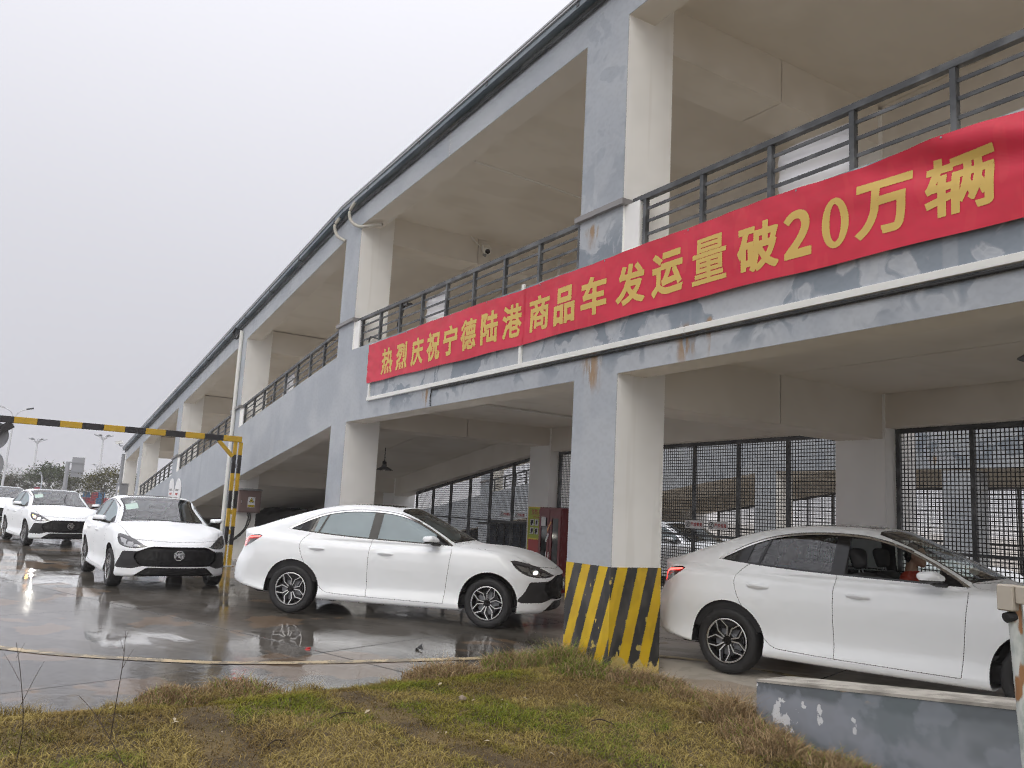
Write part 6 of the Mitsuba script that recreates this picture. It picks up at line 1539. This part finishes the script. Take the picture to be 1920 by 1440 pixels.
tree(-74, -3.7, 2.9, 1.2, "sparse half bare tree at the left edge of the photo", G4, 500, seed=9)
tree(-108, -5.2, 2.5, 1.9, "dull green tree behind the leftmost car", G4, 2200, seed=10)
hg = np.random.default_rng(5)
n = 9000
P = np.stack([hg.uniform(-121, -115, n), hg.uniform(-40, 26, n), hg.uniform(0, 1, n) ** .7], -1)
P[:, 2] *= 1.6 + .9 * meshkit.fbm(np.c_[P[:, 1] * .25, 0 * P[:, 1], 0 * P[:, 1]], 3, 3)
d1, d2 = hg.normal(size=(n, 3)), hg.normal(size=(n, 3))
d1 /= np.linalg.norm(d1, axis=1, keepdims=True); d2 = np.cross(d1, d2); d2 /= np.linalg.norm(d2, axis=1, keepdims=True)
s = hg.uniform(.09, .2, (n, 1)); q = np.arange(n)[:, None] * 4
scene["hedge_foliage"] = mikit.ply((np.stack([P - d1 * s, P + d2 * s * .6, P + d1 * s, P - d2 * s * .6], 1).reshape(-1, 3), np.concatenate([q + [0, 1, 2], q + [0, 2, 3]])), M.leaf, color=np.repeat(np.array(G4) * hg.uniform(.6, 1.3, (n, 1)), 4, 0))
labels["hedge_foliage"] = {"label": "dark band of distant shrubs along the far side of the yard", "category": "shrubbery", "kind": "stuff"}

def mast(x, y, h, arms, label, size=1.0):
    k = thing("light_mast", label, "light mast", "tall light masts beyond the yard")
    put(k, "pole", tube([(x, y, -.2), (x, y, h)], [.22 * size, .10 * size], 12), M.mast, smooth=40)
    put(k, "crown_ring", trimesh.creation.torus(.5 * size, .06 * size, 24, 8).apply_translation([x, y, h - .1]), M.mast, smooth=True)
    for i in range(arms):
        a = 2 * math.pi * i / arms + .5
        c, s_ = math.cos(a), math.sin(a)
        put(k, "arm", tube(curve3([(x, y, h - .5 * size), (x + .5 * c * size, y + .5 * s_ * size, h - .1), (x + .85 * c * size, y + .85 * s_ * size, h + .15)], 4), .05 * size, 6), M.mast, smooth=True)
        put(k, "floodlight", bar((x + .8 * c * size, y + .8 * s_ * size, h + .12), (x + 1.3 * c * size, y + 1.3 * s_ * size, h + .30), .36 * size, .12 * size), M.grey_metal)
mast(-143, 1.1, 8.5, 5, "left one of the two tall light masts, with raised lamp arms")
mast(-132.6, 9.2, 9.3, 6, "right one of the two tall light masts, with flat spread lamp arms")
mast(-222, 17.9, 7.2, 5, "farthest small light mast beside the right mast")
k = thing("street_lamp", "double armed street lamp rising behind the striped gantry at the far left", "street lamp")
put(k, "pole", tube([(-63.4, -4.2, -.2), (-63.4, -4.0, 6.2)], [.09, .06], 10), M.mast, smooth=40)
for s, dx_ in ((1, 0), (-1, 0)):
    put(k, "arm", tube(curve3([(-63.4, -4.0, 6.2), (-63.4, -4.0 + .25 * s, 6.75), (-63.4, -4.0 + .75 * s, 7.02)], 5), .035, 8), M.mast, smooth=True)
    put(k, "lamp_head", bar((-63.4, -4.0 + .7 * s, 7.0), (-63.4, -4.0 + 1.15 * s, 7.12), .26, .1), M.steel if s > 0 else M.mast)
k = thing("road_sign", "large grey road sign seen from behind on an offset post", "road sign")
put(k, "post", tube([(-88.1, 1.62, -.2), (-88.1, 1.62, 4.05)], .20, 16), M.sign_back, smooth=40)
put(k, "panel", bx(-88.16, -88.12, 1.98, 3.12, 2.62, 4.6), M.sign_back)
for z in (3.15, 4.05):
    put(k, "arm", bx(-88.1, -88.0, 1.62, 3.05, z - .06, z + .06), M.grey_metal)
k = thing("small_lamp", "small thin post with a lamp between the trees and the left mast", "lamp post")
put(k, "pole", tube(curve3([(-95, -.1, -.2), (-95, -.1, 2.3), (-95, -.3, 2.9)], 5), .05, 8), M.mast, smooth=True)
put(k, "head", bx(-95.1, -94.9, -.42, -.22, 2.85, 3.05), M.grey_metal)
for i, (y, z0, h, w, mat, lab) in enumerate(((3.55, .0, .62, .75, "ctn_red", "red crate at the left end of the lower row"), (3.75, .62, .58, .62, "ctn_blue", "blue crate at the left end of the upper row"), (4.35, .0, .62, .6, "ctn_red", "red crate second in the lower row"), (4.55, .62, .58, .6, "ctn_red", "red crate in the middle of the upper row"), (5.05, .0, .62, .65, "ctn_blue", "blue crate in the lower row"), (5.2, .62, .60, .6, "ctn_blue", "blue crate at the right end of the upper row"), (5.75, .0, .62, .6, "ctn_red", "red crate at the right end of the lower row"))):
    k = thing("crate", lab + " beyond the yard", "crate", "red and blue crates stacked beyond the yard")
    put(k, "case", bx(-92.9, -92.3, y, y + w, z0 + .001, z0 + h - .002, .02), "mat_" + mat)
    put(k, "slot", cat([bx(-92.296, -92.285, y + .08, y + w - .08, z0 + q, z0 + q + .06) for q in (.14, .30, .46)]), M.ctn_dark)
k = thing("site_cabin", "long dark blue roofed cabin behind the leftmost cars", "cabin")
put(k, "wall", bx(-95.0, -92.8, -3.6, .6, -.1, .75), M.ctn_dark)
put(k, "roof", bx(-95.3, -92.5, -3.8, .8, .752, 1.02), M.ctn_blue)
for i in range(7):
    put(k, "window", bx(-92.796, -92.77, -3.3 + .56 * i, -2.95 + .56 * i, .25, .6), M.gloss_black)
k = thing("beacon", "red box standing on the dark blue cabin roof", "box")
put(k, "case", bx(-93.6, -93.1, -.75, -.25, 1.022, 1.42, .03), M.ctn_red)
put(k, "lid", bx(-93.64, -93.06, -.79, -.21, 1.422, 1.47, .01), M.ctn_dark)

# ------------------------------------------------------------------ the wet air of the yard
scene["air"] = {"type": "homogeneous", "albedo": rgb((.95, .95, .955)), "sigma_t": .0011}
scene["haze"] = {"type": "cube", "to_world": T().translate([0, 0, 5.2]).scale([2700, 2700, 6.4]), "bsdf": {"type": "null"}, "interior": {"type": "ref", "id": "air"}}
labels["haze"] = {"label": "thin drizzly haze over the whole yard", "category": "haze", "kind": "stuff"}
scene["camera"]["medium"] = {"type": "ref", "id": "air"}
